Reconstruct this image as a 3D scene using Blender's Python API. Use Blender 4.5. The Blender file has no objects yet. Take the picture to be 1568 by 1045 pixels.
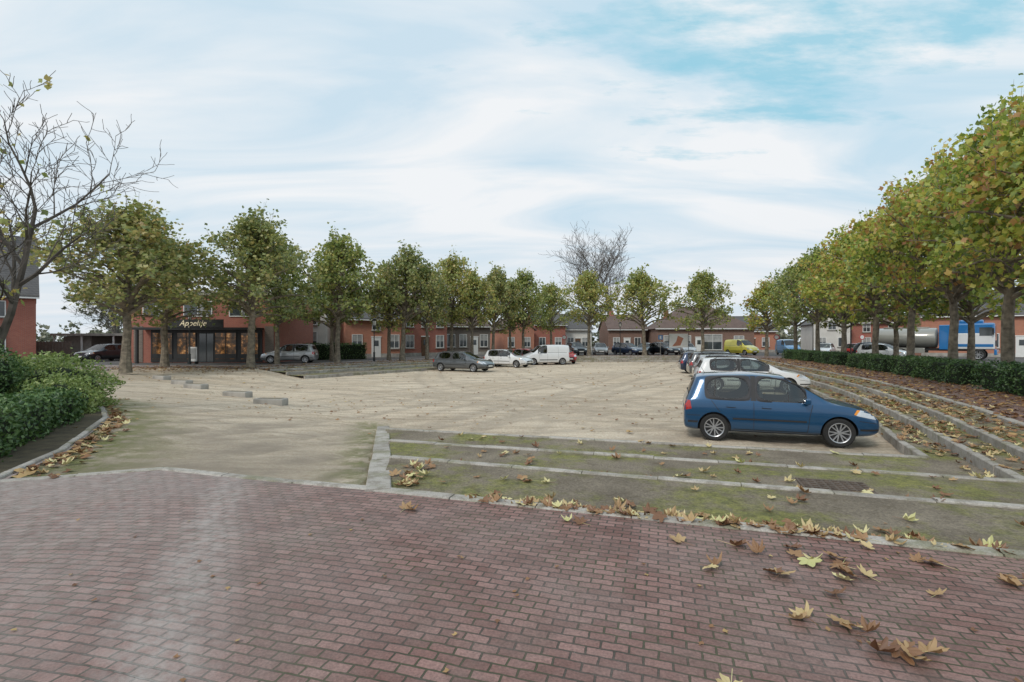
import bpy, bmesh, math, random
import numpy as np
from mathutils import Vector, Matrix
from mathutils.geometry import tessellate_polygon
from mathutils.bvhtree import BVHTree
random.seed(7); rng=np.random.default_rng(7)
scene=bpy.context.scene
COL=scene.collection
R_=math.radians

# ------------------------------------------------------------------ materials
def newmat(name):
    m=bpy.data.materials.new(name); m.use_nodes=True
    nt=m.node_tree
    return m,nt,nt.nodes['Principled BSDF']
def L(nt,a,b): nt.links.new(a,b)
def math_(nt,op,a,b=None,clamp=False):
    n=nt.nodes.new('ShaderNodeMath'); n.operation=op; n.use_clamp=clamp
    for i,v in enumerate((a,b)):
        if v is None: continue
        if isinstance(v,(int,float)): n.inputs[i].default_value=v
        else: nt.links.new(v,n.inputs[i])
    return n.outputs[0]
def mix(nt,fac,a,b,blend='MIX'):
    n=nt.nodes.new('ShaderNodeMix'); n.data_type='RGBA'; n.blend_type=blend
    for s,v in ((n.inputs[0],fac),(n.inputs[6],a),(n.inputs[7],b)):
        if isinstance(v,(int,float)): s.default_value=v
        elif isinstance(v,(tuple,list)): s.default_value=(v[0],v[1],v[2],1)
        else: nt.links.new(v,s)
    return n.outputs[2]
def noise(nt,vec,scale,detail=4,rough=.55):
    n=nt.nodes.new('ShaderNodeTexNoise'); n.inputs['Scale'].default_value=scale
    n.inputs['Detail'].default_value=detail; n.inputs['Roughness'].default_value=rough
    if vec is not None: nt.links.new(vec,n.inputs['Vector'])
    return n.outputs['Fac']
def ramp(nt,fac,stops,interp='LINEAR'):
    n=nt.nodes.new('ShaderNodeValToRGB'); cr=n.color_ramp; cr.interpolation=interp
    while len(cr.elements)>1: cr.elements.remove(cr.elements[-1])
    cr.elements[0].position=stops[0][0]; c=stops[0][1]; cr.elements[0].color=(c[0],c[1],c[2],1)
    for p,c in stops[1:]:
        e=cr.elements.new(p); e.color=(c[0],c[1],c[2],1)
    nt.links.new(fac,n.inputs[0]); return n.outputs[0]
def bump(nt,bs,h,strength=.4,dist=.02):
    b=nt.nodes.new('ShaderNodeBump'); b.inputs['Strength'].default_value=strength; b.inputs['Distance'].default_value=dist
    nt.links.new(h,b.inputs['Height']); nt.links.new(b.outputs[0],bs.inputs['Normal'])
def objco(nt): return nt.nodes.new('ShaderNodeTexCoord').outputs['Object']
def bw(nt,fac,a,b,lo=0,hi=1): return ramp(nt,fac,[(a,(lo,)*3),(b,(hi,)*3)])
def plain(name,col,rough=.6,metal=0,var=.25,scale=3,bmp=0,coat=0,emit=0,spec=.5):
    m,nt,bs=newmat(name)
    co=objco(nt); f=noise(nt,co,scale,5)
    f2=bw(nt,f,.3,.7)
    c=mix(nt,f2,tuple(x*(1-var) for x in col),tuple(min(1,x*(1+var)) for x in col))
    L(nt,c,bs.inputs['Base Color'])
    bs.inputs['Roughness'].default_value=rough; bs.inputs['Metallic'].default_value=metal
    bs.inputs['Coat Weight'].default_value=coat; bs.inputs['Coat Roughness'].default_value=.04
    bs.inputs['Specular IOR Level'].default_value=spec
    if bmp: bump(nt,bs,noise(nt,co,scale*12,4),bmp,.01)
    if emit:
        L(nt,c,bs.inputs['Emission Color']); bs.inputs['Emission Strength'].default_value=emit
    return m

def mat_brick_paving():
    m,nt,bs=newmat('brick_paving')
    co=objco(nt); s=nt.nodes.new('ShaderNodeSeparateXYZ'); L(nt,co,s.inputs[0])
    x,y=s.outputs[0],s.outputs[1]
    a=math_(nt,'ADD',x,4.0); a2=math_(nt,'ADD',math_(nt,'MULTIPLY',a,a),4.0)
    wob=math_(nt,'MULTIPLY',math_(nt,'SUBTRACT',noise(nt,co,.8,2),.5),.08)
    wob2=math_(nt,'MULTIPLY',math_(nt,'SUBTRACT',noise(nt,co,9,2),.5),.018)
    v=math_(nt,'ADD',y,math_(nt,'MULTIPLY',math_(nt,'SQRT',a2),.36)); v=math_(nt,'ADD',math_(nt,'ADD',v,wob),wob2)
    u=math_(nt,'ADD',math_(nt,'MULTIPLY',x,1.05),math_(nt,'MULTIPLY',y,-.30)); u=math_(nt,'ADD',u,wob2)
    cb=nt.nodes.new('ShaderNodeCombineXYZ'); L(nt,u,cb.inputs[0]); L(nt,v,cb.inputs[1])
    br=nt.nodes.new('ShaderNodeTexBrick'); L(nt,cb.outputs[0],br.inputs['Vector'])
    br.inputs['Scale'].default_value=1; br.inputs['Brick Width'].default_value=.172; br.inputs['Row Height'].default_value=.082
    br.inputs['Mortar Size'].default_value=.0075; br.inputs['Mortar Smooth'].default_value=.3; br.inputs['Bias'].default_value=-.1
    br.inputs['Color1'].default_value=(.165,.080,.066,1); br.inputs['Color2'].default_value=(.30,.17,.148,1)
    br.inputs['Mortar'].default_value=(.04,.034,.024,1)
    n1=bw(nt,noise(nt,co,.8,6,.65),.38,.62)
    c=mix(nt,math_(nt,'MULTIPLY',n1,.5),br.outputs['Color'],(.235,.185,.165))
    c=mix(nt,math_(nt,'MULTIPLY',bw(nt,noise(nt,co,2.6,6,.7),.50,.64),.45),c,(.115,.075,.06))
    g=noise(nt,co,60,4,.7); c=mix(nt,.7,c,bw(nt,g,.3,.7,.28,.76),'OVERLAY')
    jm=math_(nt,'MULTIPLY',br.outputs['Fac'],bw(nt,noise(nt,co,1.4,4),.45,.6)); c=mix(nt,math_(nt,'MULTIPLY',jm,.6),c,(.065,.075,.025))
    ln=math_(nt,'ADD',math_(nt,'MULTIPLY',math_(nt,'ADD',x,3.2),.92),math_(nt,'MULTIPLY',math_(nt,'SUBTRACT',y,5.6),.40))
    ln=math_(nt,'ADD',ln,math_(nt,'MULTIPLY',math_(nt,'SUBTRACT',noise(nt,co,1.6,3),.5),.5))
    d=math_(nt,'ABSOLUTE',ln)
    w=ramp(nt,d,[(.0,(1,1,1)),(.16,(.8,.8,.8)),(.5,(0,0,0))])  # diagonal glare stripe on paler worn bricks, painted into the brick colour
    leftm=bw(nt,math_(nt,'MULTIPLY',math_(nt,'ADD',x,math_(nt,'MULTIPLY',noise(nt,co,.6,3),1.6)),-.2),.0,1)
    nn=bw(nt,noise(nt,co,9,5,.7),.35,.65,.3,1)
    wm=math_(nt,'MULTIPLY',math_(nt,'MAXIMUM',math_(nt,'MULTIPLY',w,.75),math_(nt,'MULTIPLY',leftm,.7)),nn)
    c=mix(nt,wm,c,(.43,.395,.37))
    sp=bw(nt,noise(nt,co,28,4,.8),.69,.73); c=mix(nt,math_(nt,'MULTIPLY',sp,.55),c,(.5,.45,.4))
    L(nt,c,bs.inputs['Base Color'])
    L(nt,bw(nt,noise(nt,co,1.2,4),.3,.7,.48,.8),bs.inputs['Roughness'])
    h=math_(nt,'ADD',math_(nt,'MULTIPLY',math_(nt,'SUBTRACT',1,br.outputs['Fac']),1.0),math_(nt,'MULTIPLY',g,.3))
    bump(nt,bs,h,.85,.014)
    return m
def mat_sand():
    m,nt,bs=newmat('sand_gravel')
    co=objco(nt)
    n1=bw(nt,noise(nt,co,.22,6,.6),.3,.7)
    c=mix(nt,n1,(.57,.465,.345),(.73,.625,.49))
    for rot,sc,fr,amt in ((38,.08,2.2,.62),(-22,.07,2.0,.55),(75,.10,1.5,.45)):
        mp=nt.nodes.new('ShaderNodeMapping'); mp.inputs['Rotation'].default_value=(0,0,R_(rot)); mp.inputs['Scale'].default_value=(sc,1.6,1); L(nt,co,mp.inputs[0])
        tr=bw(nt,noise(nt,mp.outputs[0],fr,7,.7),.53,.59)
        c=mix(nt,math_(nt,'MULTIPLY',tr,amt),c,(.40,.315,.22))
    g=noise(nt,co,16,8,.8); c=mix(nt,.8,c,bw(nt,g,.34,.66,.26,.74),'OVERLAY')
    sp=bw(nt,noise(nt,co,5,7,.85),.59,.66); c=mix(nt,math_(nt,'MULTIPLY',sp,.55),c,(.28,.21,.14))
    sp=bw(nt,noise(nt,co,45,2,.6),.68,.72); c=mix(nt,math_(nt,'MULTIPLY',sp,.5),c,(.8,.72,.6))
    at=nt.nodes.new('ShaderNodeAttribute'); at.attribute_name='damp'
    dn=math_(nt,'MULTIPLY',at.outputs['Fac'],bw(nt,noise(nt,co,.9,6,.65),.3,.62,.4,1))
    c=mix(nt,dn,c,(.32,.265,.205))
    at2=nt.nodes.new('ShaderNodeAttribute'); at2.attribute_name='moss'
    mm=math_(nt,'MULTIPLY',at2.outputs['Fac'],bw(nt,noise(nt,co,2.2,6,.7),.38,.55))
    c=mix(nt,mm,c,(.16,.17,.05))
    L(nt,c,bs.inputs['Base Color']); bs.inputs['Roughness'].default_value=.95
    bump(nt,bs,noise(nt,co,6,9,.8),.9,.07)
    return m
def mat_terrace():
    m,nt,bs=newmat('mossy_gravel')
    co=objco(nt)
    c=mix(nt,bw(nt,noise(nt,co,1.1,5),.3,.7),(.16,.13,.095),(.29,.245,.185))
    ms=bw(nt,noise(nt,co,.6,8,.74),.46,.58)
    mc=mix(nt,bw(nt,noise(nt,co,9,5,.7),.35,.65),(.105,.12,.03),(.29,.285,.06))
    c=mix(nt,math_(nt,'MULTIPLY',ms,.8),c,mc)
    c=mix(nt,math_(nt,'MULTIPLY',bw(nt,noise(nt,co,3,7,.8),.53,.63),.5),c,(.10,.075,.045))
    c=mix(nt,.8,c,bw(nt,noise(nt,co,35,5,.8),.35,.66,.24,.74),'OVERLAY')
    L(nt,c,bs.inputs['Base Color']); bs.inputs['Roughness'].default_value=.95
    bump(nt,bs,noise(nt,co,22,8,.8),.9,.03); return m
def mat_kerb():
    m,nt,bs=newmat('kerb_concrete')
    co=objco(nt)
    ri=nt.nodes.new('ShaderNodeNewGeometry').outputs['Random Per Island']
    c=mix(nt,ri,(.31,.285,.255),(.45,.42,.38))
    c=mix(nt,math_(nt,'MULTIPLY',bw(nt,noise(nt,co,4,6,.75),.47,.61),.7),c,(.20,.175,.14))
    c=mix(nt,math_(nt,'MULTIPLY',bw(nt,noise(nt,co,1.3,6,.7),.51,.62),.55),c,(.16,.16,.07))
    c=mix(nt,.6,c,bw(nt,noise(nt,co,70,3,.8),.35,.65,.32,.68),'OVERLAY')
    L(nt,c,bs.inputs['Base Color']); bs.inputs['Roughness'].default_value=.9
    bump(nt,bs,noise(nt,co,40,5,.7),.6,.012); return m
def mat_wallbrick(name,c1,c2,mortar=(.3,.27,.24)):
    m,nt,bs=newmat(name)
    co=objco(nt); s=nt.nodes.new('ShaderNodeSeparateXYZ'); L(nt,co,s.inputs[0])
    cb=nt.nodes.new('ShaderNodeCombineXYZ'); L(nt,math_(nt,'ADD',s.outputs[0],s.outputs[1]),cb.inputs[0]); L(nt,s.outputs[2],cb.inputs[1])
    br=nt.nodes.new('ShaderNodeTexBrick'); L(nt,cb.outputs[0],br.inputs['Vector']); br.inputs['Scale'].default_value=1
    br.inputs['Brick Width'].default_value=.22; br.inputs['Row Height'].default_value=.075; br.inputs['Mortar Size'].default_value=.008
    br.inputs['Color1'].default_value=(*c1,1); br.inputs['Color2'].default_value=(*c2,1); br.inputs['Mortar'].default_value=(*mortar,1)
    c=mix(nt,math_(nt,'MULTIPLY',noise(nt,co,.7,5),.4),br.outputs['Color'],tuple(v*.5 for v in c1))
    L(nt,c,bs.inputs['Base Color']); bs.inputs['Roughness'].default_value=.9; return m
def mat_roof(name,c1):
    m,nt,bs=newmat(name)
    co=objco(nt); s=nt.nodes.new('ShaderNodeSeparateXYZ'); L(nt,co,s.inputs[0])
    w=math_(nt,'FRACT',math_(nt,'MULTIPLY',s.outputs[2],5.0))
    w2=math_(nt,'FRACT',math_(nt,'MULTIPLY',math_(nt,'ADD',s.outputs[0],s.outputs[1]),3.6))
    c=mix(nt,noise(nt,co,1.2,6,.7),tuple(v*.6 for v in c1),tuple(v*1.5 for v in c1))
    c=mix(nt,math_(nt,'MULTIPLY',math_(nt,'LESS_THAN',w,.18),.5),c,(.02,.02,.02))
    c=mix(nt,math_(nt,'MULTIPLY',math_(nt,'LESS_THAN',w2,.12),.35),c,(.02,.02,.02))
    L(nt,c,bs.inputs['Base Color']); bs.inputs['Roughness'].default_value=.75; return m
def mat_leaf(name,stops,trans=.35,lowf=.45):
    m=bpy.data.materials.new(name); m.use_nodes=True; nt=m.node_tree; nt.nodes.clear()
    out=nt.nodes.new('ShaderNodeOutputMaterial')
    geo=nt.nodes.new('ShaderNodeNewGeometry')
    oi=nt.nodes.new('ShaderNodeObjectInfo')
    co=objco(nt)
    f=math_(nt,'ADD',math_(nt,'MULTIPLY',geo.outputs['Random Per Island'],.6),math_(nt,'MULTIPLY',noise(nt,co,lowf,3),.55))
    f=math_(nt,'ADD',f,math_(nt,'MULTIPLY',math_(nt,'SUBTRACT',oi.outputs['Random'],.5),.25))
    c=ramp(nt,f,stops)
    d=nt.nodes.new('ShaderNodeBsdfDiffuse'); L(nt,c,d.inputs[0])
    t=nt.nodes.new('ShaderNodeBsdfTranslucent'); L(nt,c,t.inputs[0])
    g=nt.nodes.new('ShaderNodeBsdfGlossy'); g.inputs['Roughness'].default_value=.5; g.inputs[0].default_value=(1,1,1,1)
    a=nt.nodes.new('ShaderNodeMixShader'); a.inputs[0].default_value=trans; L(nt,d.outputs[0],a.inputs[1]); L(nt,t.outputs[0],a.inputs[2])
    b=nt.nodes.new('ShaderNodeMixShader'); b.inputs[0].default_value=.05; L(nt,a.outputs[0],b.inputs[1]); L(nt,g.outputs[0],b.inputs[2])
    L(nt,b.outputs[0],out.inputs[0]); return m
def mat_glass(name,tint=.66,gl=.08):
    m=bpy.data.materials.new(name); m.use_nodes=True; nt=m.node_tree; nt.nodes.clear()
    out=nt.nodes.new('ShaderNodeOutputMaterial')
    t=nt.nodes.new('ShaderNodeBsdfTransparent'); t.inputs[0].default_value=(tint*.92,tint,tint*.95,1)
    g=nt.nodes.new('ShaderNodeBsdfGlossy'); g.inputs['Roughness'].default_value=.02
    fr=nt.nodes.new('ShaderNodeFresnel'); fr.inputs[0].default_value=1.5
    f=math_(nt,'ADD',math_(nt,'MULTIPLY',fr.outputs[0],.75),gl,True)
    a=nt.nodes.new('ShaderNodeMixShader'); L(nt,f,a.inputs[0]); L(nt,t.outputs[0],a.inputs[1]); L(nt,g.outputs[0],a.inputs[2])
    L(nt,a.outputs[0],out.inputs[0]); return m
def mat_shop():
    m,nt,bs=newmat('shop_interior_lit')
    co=objco(nt); f=noise(nt,co,2.6,5,.7)
    c=ramp(nt,f,[(.3,(.015,.012,.01)),(.5,(.06,.035,.018)),(.60,(.25,.11,.035)),(.72,(.65,.38,.16))])
    L(nt,c,bs.inputs['Base Color']); bs.inputs['Roughness'].default_value=.12
    L(nt,c,bs.inputs['Emission Color']); bs.inputs['Emission Strength'].default_value=.5
    return m

M={}
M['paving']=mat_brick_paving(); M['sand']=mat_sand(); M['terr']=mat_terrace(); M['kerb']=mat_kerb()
M['asphalt']=plain('asphalt',(.10,.095,.09),.9,var=.35,scale=.6,bmp=.3)
M['soil']=plain('soil',(.07,.055,.03),.95,var=.5,scale=4,bmp=.5)
M['leafL']=mat_leaf('foliage_olive',[(.1,(.10,.145,.05)),(.4,(.23,.285,.09)),(.65,(.39,.40,.13)),(.85,(.54,.45,.17)),(1,(.50,.30,.12))],.45)
M['leafM']=mat_leaf('foliage_green',[(.1,(.10,.155,.05)),(.45,(.24,.315,.085)),(.75,(.43,.44,.12)),(1,(.58,.45,.14))],.45)
M['leafR']=mat_leaf('foliage_yellow_green',[(.1,(.105,.175,.04)),(.4,(.27,.37,.065)),(.60,(.47,.52,.09)),(.76,(.64,.55,.12)),(.88,(.52,.28,.09)),(1,(.38,.16,.06))],.48)
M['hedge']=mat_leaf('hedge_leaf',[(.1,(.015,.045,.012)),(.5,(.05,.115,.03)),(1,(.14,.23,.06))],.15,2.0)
M['shrub']=mat_leaf('shrub_leaf',[(.1,(.09,.13,.035)),(.5,(.20,.29,.07)),(1,(.40,.46,.16))],.25,2.0)
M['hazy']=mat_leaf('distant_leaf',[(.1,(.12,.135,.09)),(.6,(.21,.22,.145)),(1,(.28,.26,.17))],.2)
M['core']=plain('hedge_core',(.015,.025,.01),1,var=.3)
M['bark']=plain('bark',(.19,.16,.12),.95,var=.55,scale=5,bmp=.6)
M['bark2']=plain('bark_grey',(.12,.105,.092),.95,var=.4,scale=3)
M['fall']=mat_leaf('fallen_leaf',[(.1,(.13,.055,.03)),(.38,(.23,.115,.055)),(.56,(.36,.21,.10)),(.68,(.55,.42,.21)),(.82,(.68,.62,.33)),(.91,(.50,.51,.20)),(1,(.18,.26,.06))],.12,1.2)
M['fallfar']=mat_leaf('fallen_leaf_brown',[(.1,(.13,.055,.025)),(.5,(.28,.145,.065)),(.75,(.46,.31,.13)),(1,(.62,.52,.22))],.1,.6)
M['red']=mat_wallbrick('brick_red',(.38,.105,.07),(.46,.145,.09))
M['orange']=mat_wallbrick('brick_orange',(.50,.18,.105),(.59,.24,.14))
M['brown']=mat_wallbrick('brick_brown',(.20,.10,.07),(.27,.14,.10))
M['greyb']=mat_wallbrick('brick_greybrown',(.17,.135,.11),(.24,.19,.16))
M['render']=plain('render_white',(.62,.60,.56),.85,var=.10,scale=1)
M['slate']=mat_roof('roof_slate',(.105,.10,.10)); M['tile']=mat_roof('roof_tile_brown',(.14,.095,.08))
M['white']=plain('white_frame',(.72,.72,.70),.5,var=.06); M['black']=plain('black_trim',(.022,.022,.022),.5,var=.1)
M['winglass']=plain('window_pane',(.05,.06,.065),.06,var=.4,scale=.8,spec=.9)
M['curtain']=plain('window_curtain',(.34,.34,.33),.25,var=.3,scale=1.5)
M['door']=plain('door_wood',(.12,.06,.03),.5)
M['conc']=plain('concrete',(.34,.32,.29),.9,var=.3,scale=2,bmp=.4)
M['warm']=mat_shop()
M['gold']=plain('sign_letters',(.80,.70,.48),.5,emit=.2)
M['metal']=plain('painted_steel',(.03,.035,.035),.45,.3,var=.1)
M['rust']=plain('cast_iron',(.12,.09,.07),.75,.2,var=.3,scale=8,bmp=.4)
M['lens']=plain('lamp_glass',(.7,.7,.66),.2)
M['glass']=mat_glass('car_glass')
M['tyre']=plain('tyre_rubber',(.018,.018,.018),.85,var=.2); M['rim']=plain('alloy',(.50,.51,.53),.3,.75,var=.08)
M['blackp']=plain('black_plastic',(.02,.02,.022),.55,var=.15); M['inter']=plain('interior_cloth',(.06,.06,.065),.9)
M['redl']=plain('tail_light',(.42,.015,.012),.12,coat=1); M['head']=plain('head_light',(.62,.66,.7),.08,.4,coat=1); M['ind']=plain('indicator',(.8,.3,.03),.2)
M['plate']=plain('number_plate',(.75,.74,.7),.4,var=.03)
def paint(name,c,metal=.35): return plain('paint_'+name,c,.30,metal,var=.04,scale=.5,coat=1)
P={'blue':paint('blue',(.008,.068,.165),.4),'white':paint('white',(.70,.71,.72),0),'silver':paint('silver',(.40,.41,.42),.5),
 'grey':paint('grey',(.11,.12,.13),.5),'dark':paint('dark',(.022,.028,.038),.4),'red':paint('red',(.45,.02,.02),0),'yellow':paint('yellow',(.62,.56,.06),0),
 'navy':paint('navy',(.02,.04,.09),.4),'truckblue':paint('truck_blue',(.015,.16,.42),0),'tank':paint('tank',(.30,.30,.27),.1),'lblue':paint('light_blue',(.10,.30,.55),0)}

# ------------------------------------------------------------------ mesh builder
class MB:
    def __init__(s): s.v=[]; s.f=[]; s.m=[]; s.mats=[]
    def mi(s,mat):
        if mat not in s.mats: s.mats.append(mat)
        return s.mats.index(mat)
    def add(s,vs,fs,mat):
        b=len(s.v); s.v+= [tuple(v) for v in vs]; i=s.mi(mat)
        for f in fs: s.f.append([b+k for k in f]); s.m.append(i)
    def box(s,c,d,mat,rot=0,bev=0):
        cx,cy,cz=c; x,y,z=d[0]/2,d[1]/2,d[2]/2
        if bev<=0:
            vs=[(-x,-y,-z),(x,-y,-z),(x,y,-z),(-x,y,-z),(-x,-y,z),(x,-y,z),(x,y,z),(-x,y,z)]
            fs=[(0,3,2,1),(4,5,6,7),(0,1,5,4),(1,2,6,5),(2,3,7,6),(3,0,4,7)]
        else:
            bm=bmesh.new(); bmesh.ops.create_cube(bm,size=1)
            for v in bm.verts: v.co=Vector((v.co.x*2*x,v.co.y*2*y,v.co.z*2*z))
            bmesh.ops.bevel(bm,geom=bm.edges[:],offset=bev,segments=2,affect='EDGES',profile=.6)
            bm.verts.index_update(); vs=[tuple(v.co) for v in bm.verts]; fs=[[v.index for v in f.verts] for f in bm.faces]; bm.free()
        ca,sa=math.cos(rot),math.sin(rot)
        vs=[(cx+v[0]*ca-v[1]*sa,cy+v[0]*sa+v[1]*ca,cz+v[2]) for v in vs]
        s.add(vs,fs,mat)
    def cyl(s,a,b,r1,r2,mat,n=12,cap=True):
        a=Vector(a);b=Vector(b);d=(b-a).normalized(); u=d.orthogonal().normalized(); w=d.cross(u)
        vs=[];
        for k in range(n):
            t=2*math.pi*k/n; o=u*math.cos(t)+w*math.sin(t); vs.append(a+o*r1)
        for k in range(n):
            t=2*math.pi*k/n; o=u*math.cos(t)+w*math.sin(t); vs.append(b+o*r2)
        fs=[(k,(k+1)%n,n+(k+1)%n,n+k) for k in range(n)]
        if cap: fs+= [tuple(range(n))[::-1],tuple(range(n,2*n))]
        s.add(vs,fs,mat)
    def tube(s,pts,rad,mat,n=6):
        pts=[Vector(p) for p in pts]; vs=[]
        u=None
        for i,p in enumerate(pts):
            d=(pts[min(i+1,len(pts)-1)]-pts[max(i-1,0)]).normalized()
            if u is None: u=d.orthogonal().normalized()
            u=(u-d*u.dot(d)).normalized(); w=d.cross(u)
            for k in range(n):
                t=2*math.pi*k/n; vs.append(p+(u*math.cos(t)+w*math.sin(t))*rad[i])
        fs=[]
        for i in range(len(pts)-1):
            for k in range(n): fs.append((i*n+k,i*n+(k+1)%n,(i+1)*n+(k+1)%n,(i+1)*n+k))
        s.add(vs,fs,mat)
    def obj(s,name,parent=None,smooth=False,loc=(0,0,0),rot=0):
        me=bpy.data.meshes.new(name); me.from_pydata(s.v,[],s.f)
        for m in s.mats: me.materials.append(m)
        me.polygons.foreach_set('material_index',s.m)
        if smooth: me.polygons.foreach_set('use_smooth',[True]*len(s.f))
        me.update(); o=bpy.data.objects.new(name,me); COL.objects.link(o)
        o.location=loc; o.rotation_euler=(0,0,rot)
        if parent: o.parent=parent
        return o
def empty(name,loc,rot=0):
    e=bpy.data.objects.new(name,None); COL.objects.link(e); e.location=loc; e.rotation_euler=(0,0,rot); e.empty_display_size=.3; return e

# ------------------------------------------------------------------ layout of the square
def sc(p,k): return [(a*k,b*k) for a,b in p]
Lk=[
 [(-1.6,6.03),(6.8,3.3),(10.7,10.7),(12.4,14),(15.7,21.8),(18.5,31.2),(22,43),(24.4,52),(23,60),(5,60),(-8,45),(-16.4,33)],
 sc([(-1.95,8.25),(6.9,5.34),(9.75,10.7),(11.4,14),(14.7,21.8),(17.6,31.2),(21,43)],.957)+[(23.2,51.5),(22,58.5),(5,58.3),(-7.2,43.5),(-15.2,32.2)],
 sc([(-2.45,10.25),(7.3,7.25),(9.0,10.7),(10.6,14),(13.8,21.8),(16.7,31.2),(20.0,43)],.96)+[(22,51),(21,57),(5,56.6),(-6.4,42),(-13.8,31.3)],
 sc([(-3.0,12.25),(7.46,9.24),(8.15,10.7),(9.75,14),(12.9,21.8),(15.9,31.2),(19.1,43)],.985)+[(20.8,50),(20,55.3),(5,55),(-5.5,40.5),(-12.3,30.3)]]
ZK=[0,-.04,-.17,-.33]; ZS=-.5
def smoothpoly(p):
    out=[p[0],p[1]]
    for i in range(1,len(p)-1):
        a,b=Vector(p[i]),Vector(p[i+1]); p0=Vector(p[i-1]); p3=Vector(p[min(i+2,len(p)-1)])
        for t in (.25,.5,.75,1):
            if 2<=i<=6:
                q=.5*((2*a)+(b-p0)*t+(2*p0-5*a+4*b-p3)*t*t+(-p0+3*a-3*b+p3)*t**3)
            else: q=a.lerp(b,t)
            out.append((q[0],q[1]))
    return out
LS=[smoothpoly(p) for p in Lk]
LEFT=[(-26,34),(-21,25),(-12.2,15.2),(-9.1,11.6),(-7.1,8.2),(-6.4,6.5),(-4.77,7.0)]
inner=LS[0]+LEFT
def pip(x,y,poly):
    x=np.asarray(x);y=np.asarray(y); ins=np.zeros(x.shape,bool); n=len(poly)
    for i in range(n):
        x1,y1=poly[i];x2,y2=poly[(i+1)%n]
        if y1==y2: continue
        c=((y1>y)!=(y2>y))&(x<(x2-x1)*(y-y1)/(y2-y1)+x1); ins^=c
    return ins
def sandz(x,y):
    xl=np.interp(y,[6.4,8.2,11.6,15.2,25,34],[-6.4,-7.1,-9.1,-12.2,-21,-26])
    yk=np.interp(x,[-6.38,-4.77,-1.6,10],[6.4,7,6.03,2.3])
    t=np.minimum((x-xl)/8,(y-yk)/6.8)
    t3=np.maximum((33.5-y)/8,(x+16.4)/4); t=np.minimum(t,t3); t=np.clip(t,0,1)
    xc=-1.6-.245*(y-6.03)
    t=np.where((x>xc)&(y<13.3),1,t)
    t=np.where((x>-12.2)&(y>20),1,t)
    return -.012+(ZS+.012)*t
def groundz(x,y):
    x=np.asarray(x,float);y=np.asarray(y,float)
    z=np.zeros(x.shape)
    inn=pip(x,y,inner); z=np.where(inn,sandz(x,y),z)
    for k in range(3):
        a=pip(x,y,LS[k]); z=np.where(a,ZK[k+1],z)
    a=pip(x,y,LS[3]+[(-12,29),(-3.6,13)]); z=np.where(a,np.minimum(sandz(x,y),ZS+.0) ,z)
    z=np.where((x< -1.75-.245*(y-6.03))&(y<29)&inn,sandz(x,y),z)
    return z
def polymesh(name,loops,z,mat):
    vl=[[Vector((p[0],p[1],0)) for p in lp] for lp in loops]
    tri=tessellate_polygon(vl); flat=[(v.x,v.y,z) for l in vl for v in l]
    me=bpy.data.meshes.new(name); 
    fs=[]
    for t in tri:
        a,b,c=[Vector(flat[i]) for i in t]
        fs.append(t if (b-a).cross(c-a).z>0 else (t[0],t[2],t[1]))
    me.from_pydata(flat,[],fs); me.materials.append(mat); o=bpy.data.objects.new(name,me); COL.objects.link(o); return o
BIG=1500
polymesh('ground',[[(-BIG,-BIG),(BIG,-BIG),(BIG,BIG),(-BIG,BIG)],inner],0,M['asphalt'])
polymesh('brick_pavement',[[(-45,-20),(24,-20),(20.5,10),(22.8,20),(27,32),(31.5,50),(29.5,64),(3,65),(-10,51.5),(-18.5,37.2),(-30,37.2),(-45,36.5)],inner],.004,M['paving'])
nx,ny=230,240
X,Y=np.meshgrid(np.linspace(-30,25,nx),np.linspace(3,62,ny)); Z=sandz(X,Y)
r0=np.random.default_rng(1); Zr=np.zeros_like(Z)
for i in range(20):
    a=r0.uniform(.2,1.3)*(-1 if i%3==0 else 1); cx,cy=r0.uniform(-12,10),r0.uniform(9,34); cv=r0.uniform(-.012,.012)
    u=(X-cx)*math.cos(a)+(Y-cy)*math.sin(a); v_=-(X-cx)*math.sin(a)+(Y-cy)*math.cos(a)+cv*u*u
    for of in (-.75,.75): Zr-=.024*np.exp(-((v_-of)/.18)**2)
Z=Z+(Zr+r0.normal(0,.007,X.shape))*(Z<-.1)
V=np.stack([X.ravel(),Y.ravel(),Z.ravel()],1); idx=np.arange(nx*ny).reshape(ny,nx)
F=np.stack([idx[:-1,:-1].ravel(),idx[:-1,1:].ravel(),idx[1:,1:].ravel(),idx[1:,:-1].ravel()],1)
me=bpy.data.meshes.new('sand_square'); me.from_pydata(V.tolist(),[],F.tolist()); me.materials.append(M['sand'])
xl=np.interp(Y,[6.4,8.2,11.6,15.2,25,34],[-6.4,-7.1,-9.1,-12.2,-21,-26]); xc=-1.6-.245*(Y-6.03)
moss=np.clip(1.2-(X-xl)/1.7,0,1)*(Y<16)+np.clip(1-np.abs(xc-X-.3)/.6,0,1)*(Y<14)*.9
yk=np.interp(X,[-6.38,-4.77,-1.6,10],[6.4,7,6.03,2.3])
damp=.75*np.clip(1-(Y-yk)/7.0,0,1)*np.clip((-1.5-X)/2,0,1)+.35*np.clip((Y-40)/15,0,1)+.4*np.clip(1-(X-xl)/6,0,1)+np.clip(-Zr*26,0,.6)
for nm,arr in (('moss',np.clip(moss,0,1)),('damp',np.clip(damp,0,1))):
    a=me.attributes.new(nm,'FLOAT','POINT'); a.data.foreach_set('value',arr.ravel().astype(np.float32))
me.polygons.foreach_set('use_smooth',[True]*len(F)); me.update()
COL.objects.link(bpy.data.objects.new('sand_square',me))
tb=MB()
for k in range(3):
    a,b=LS[k],LS[k+1]; n=len(a); z=ZK[k+1]
    tb.add([(p[0],p[1],z) for p in a]+[(p[0],p[1],z) for p in b],[(i,i+1,n+i+1,n+i) for i in range(n-1)],M['terr'])
tb.obj('terrace_steps')
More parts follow.
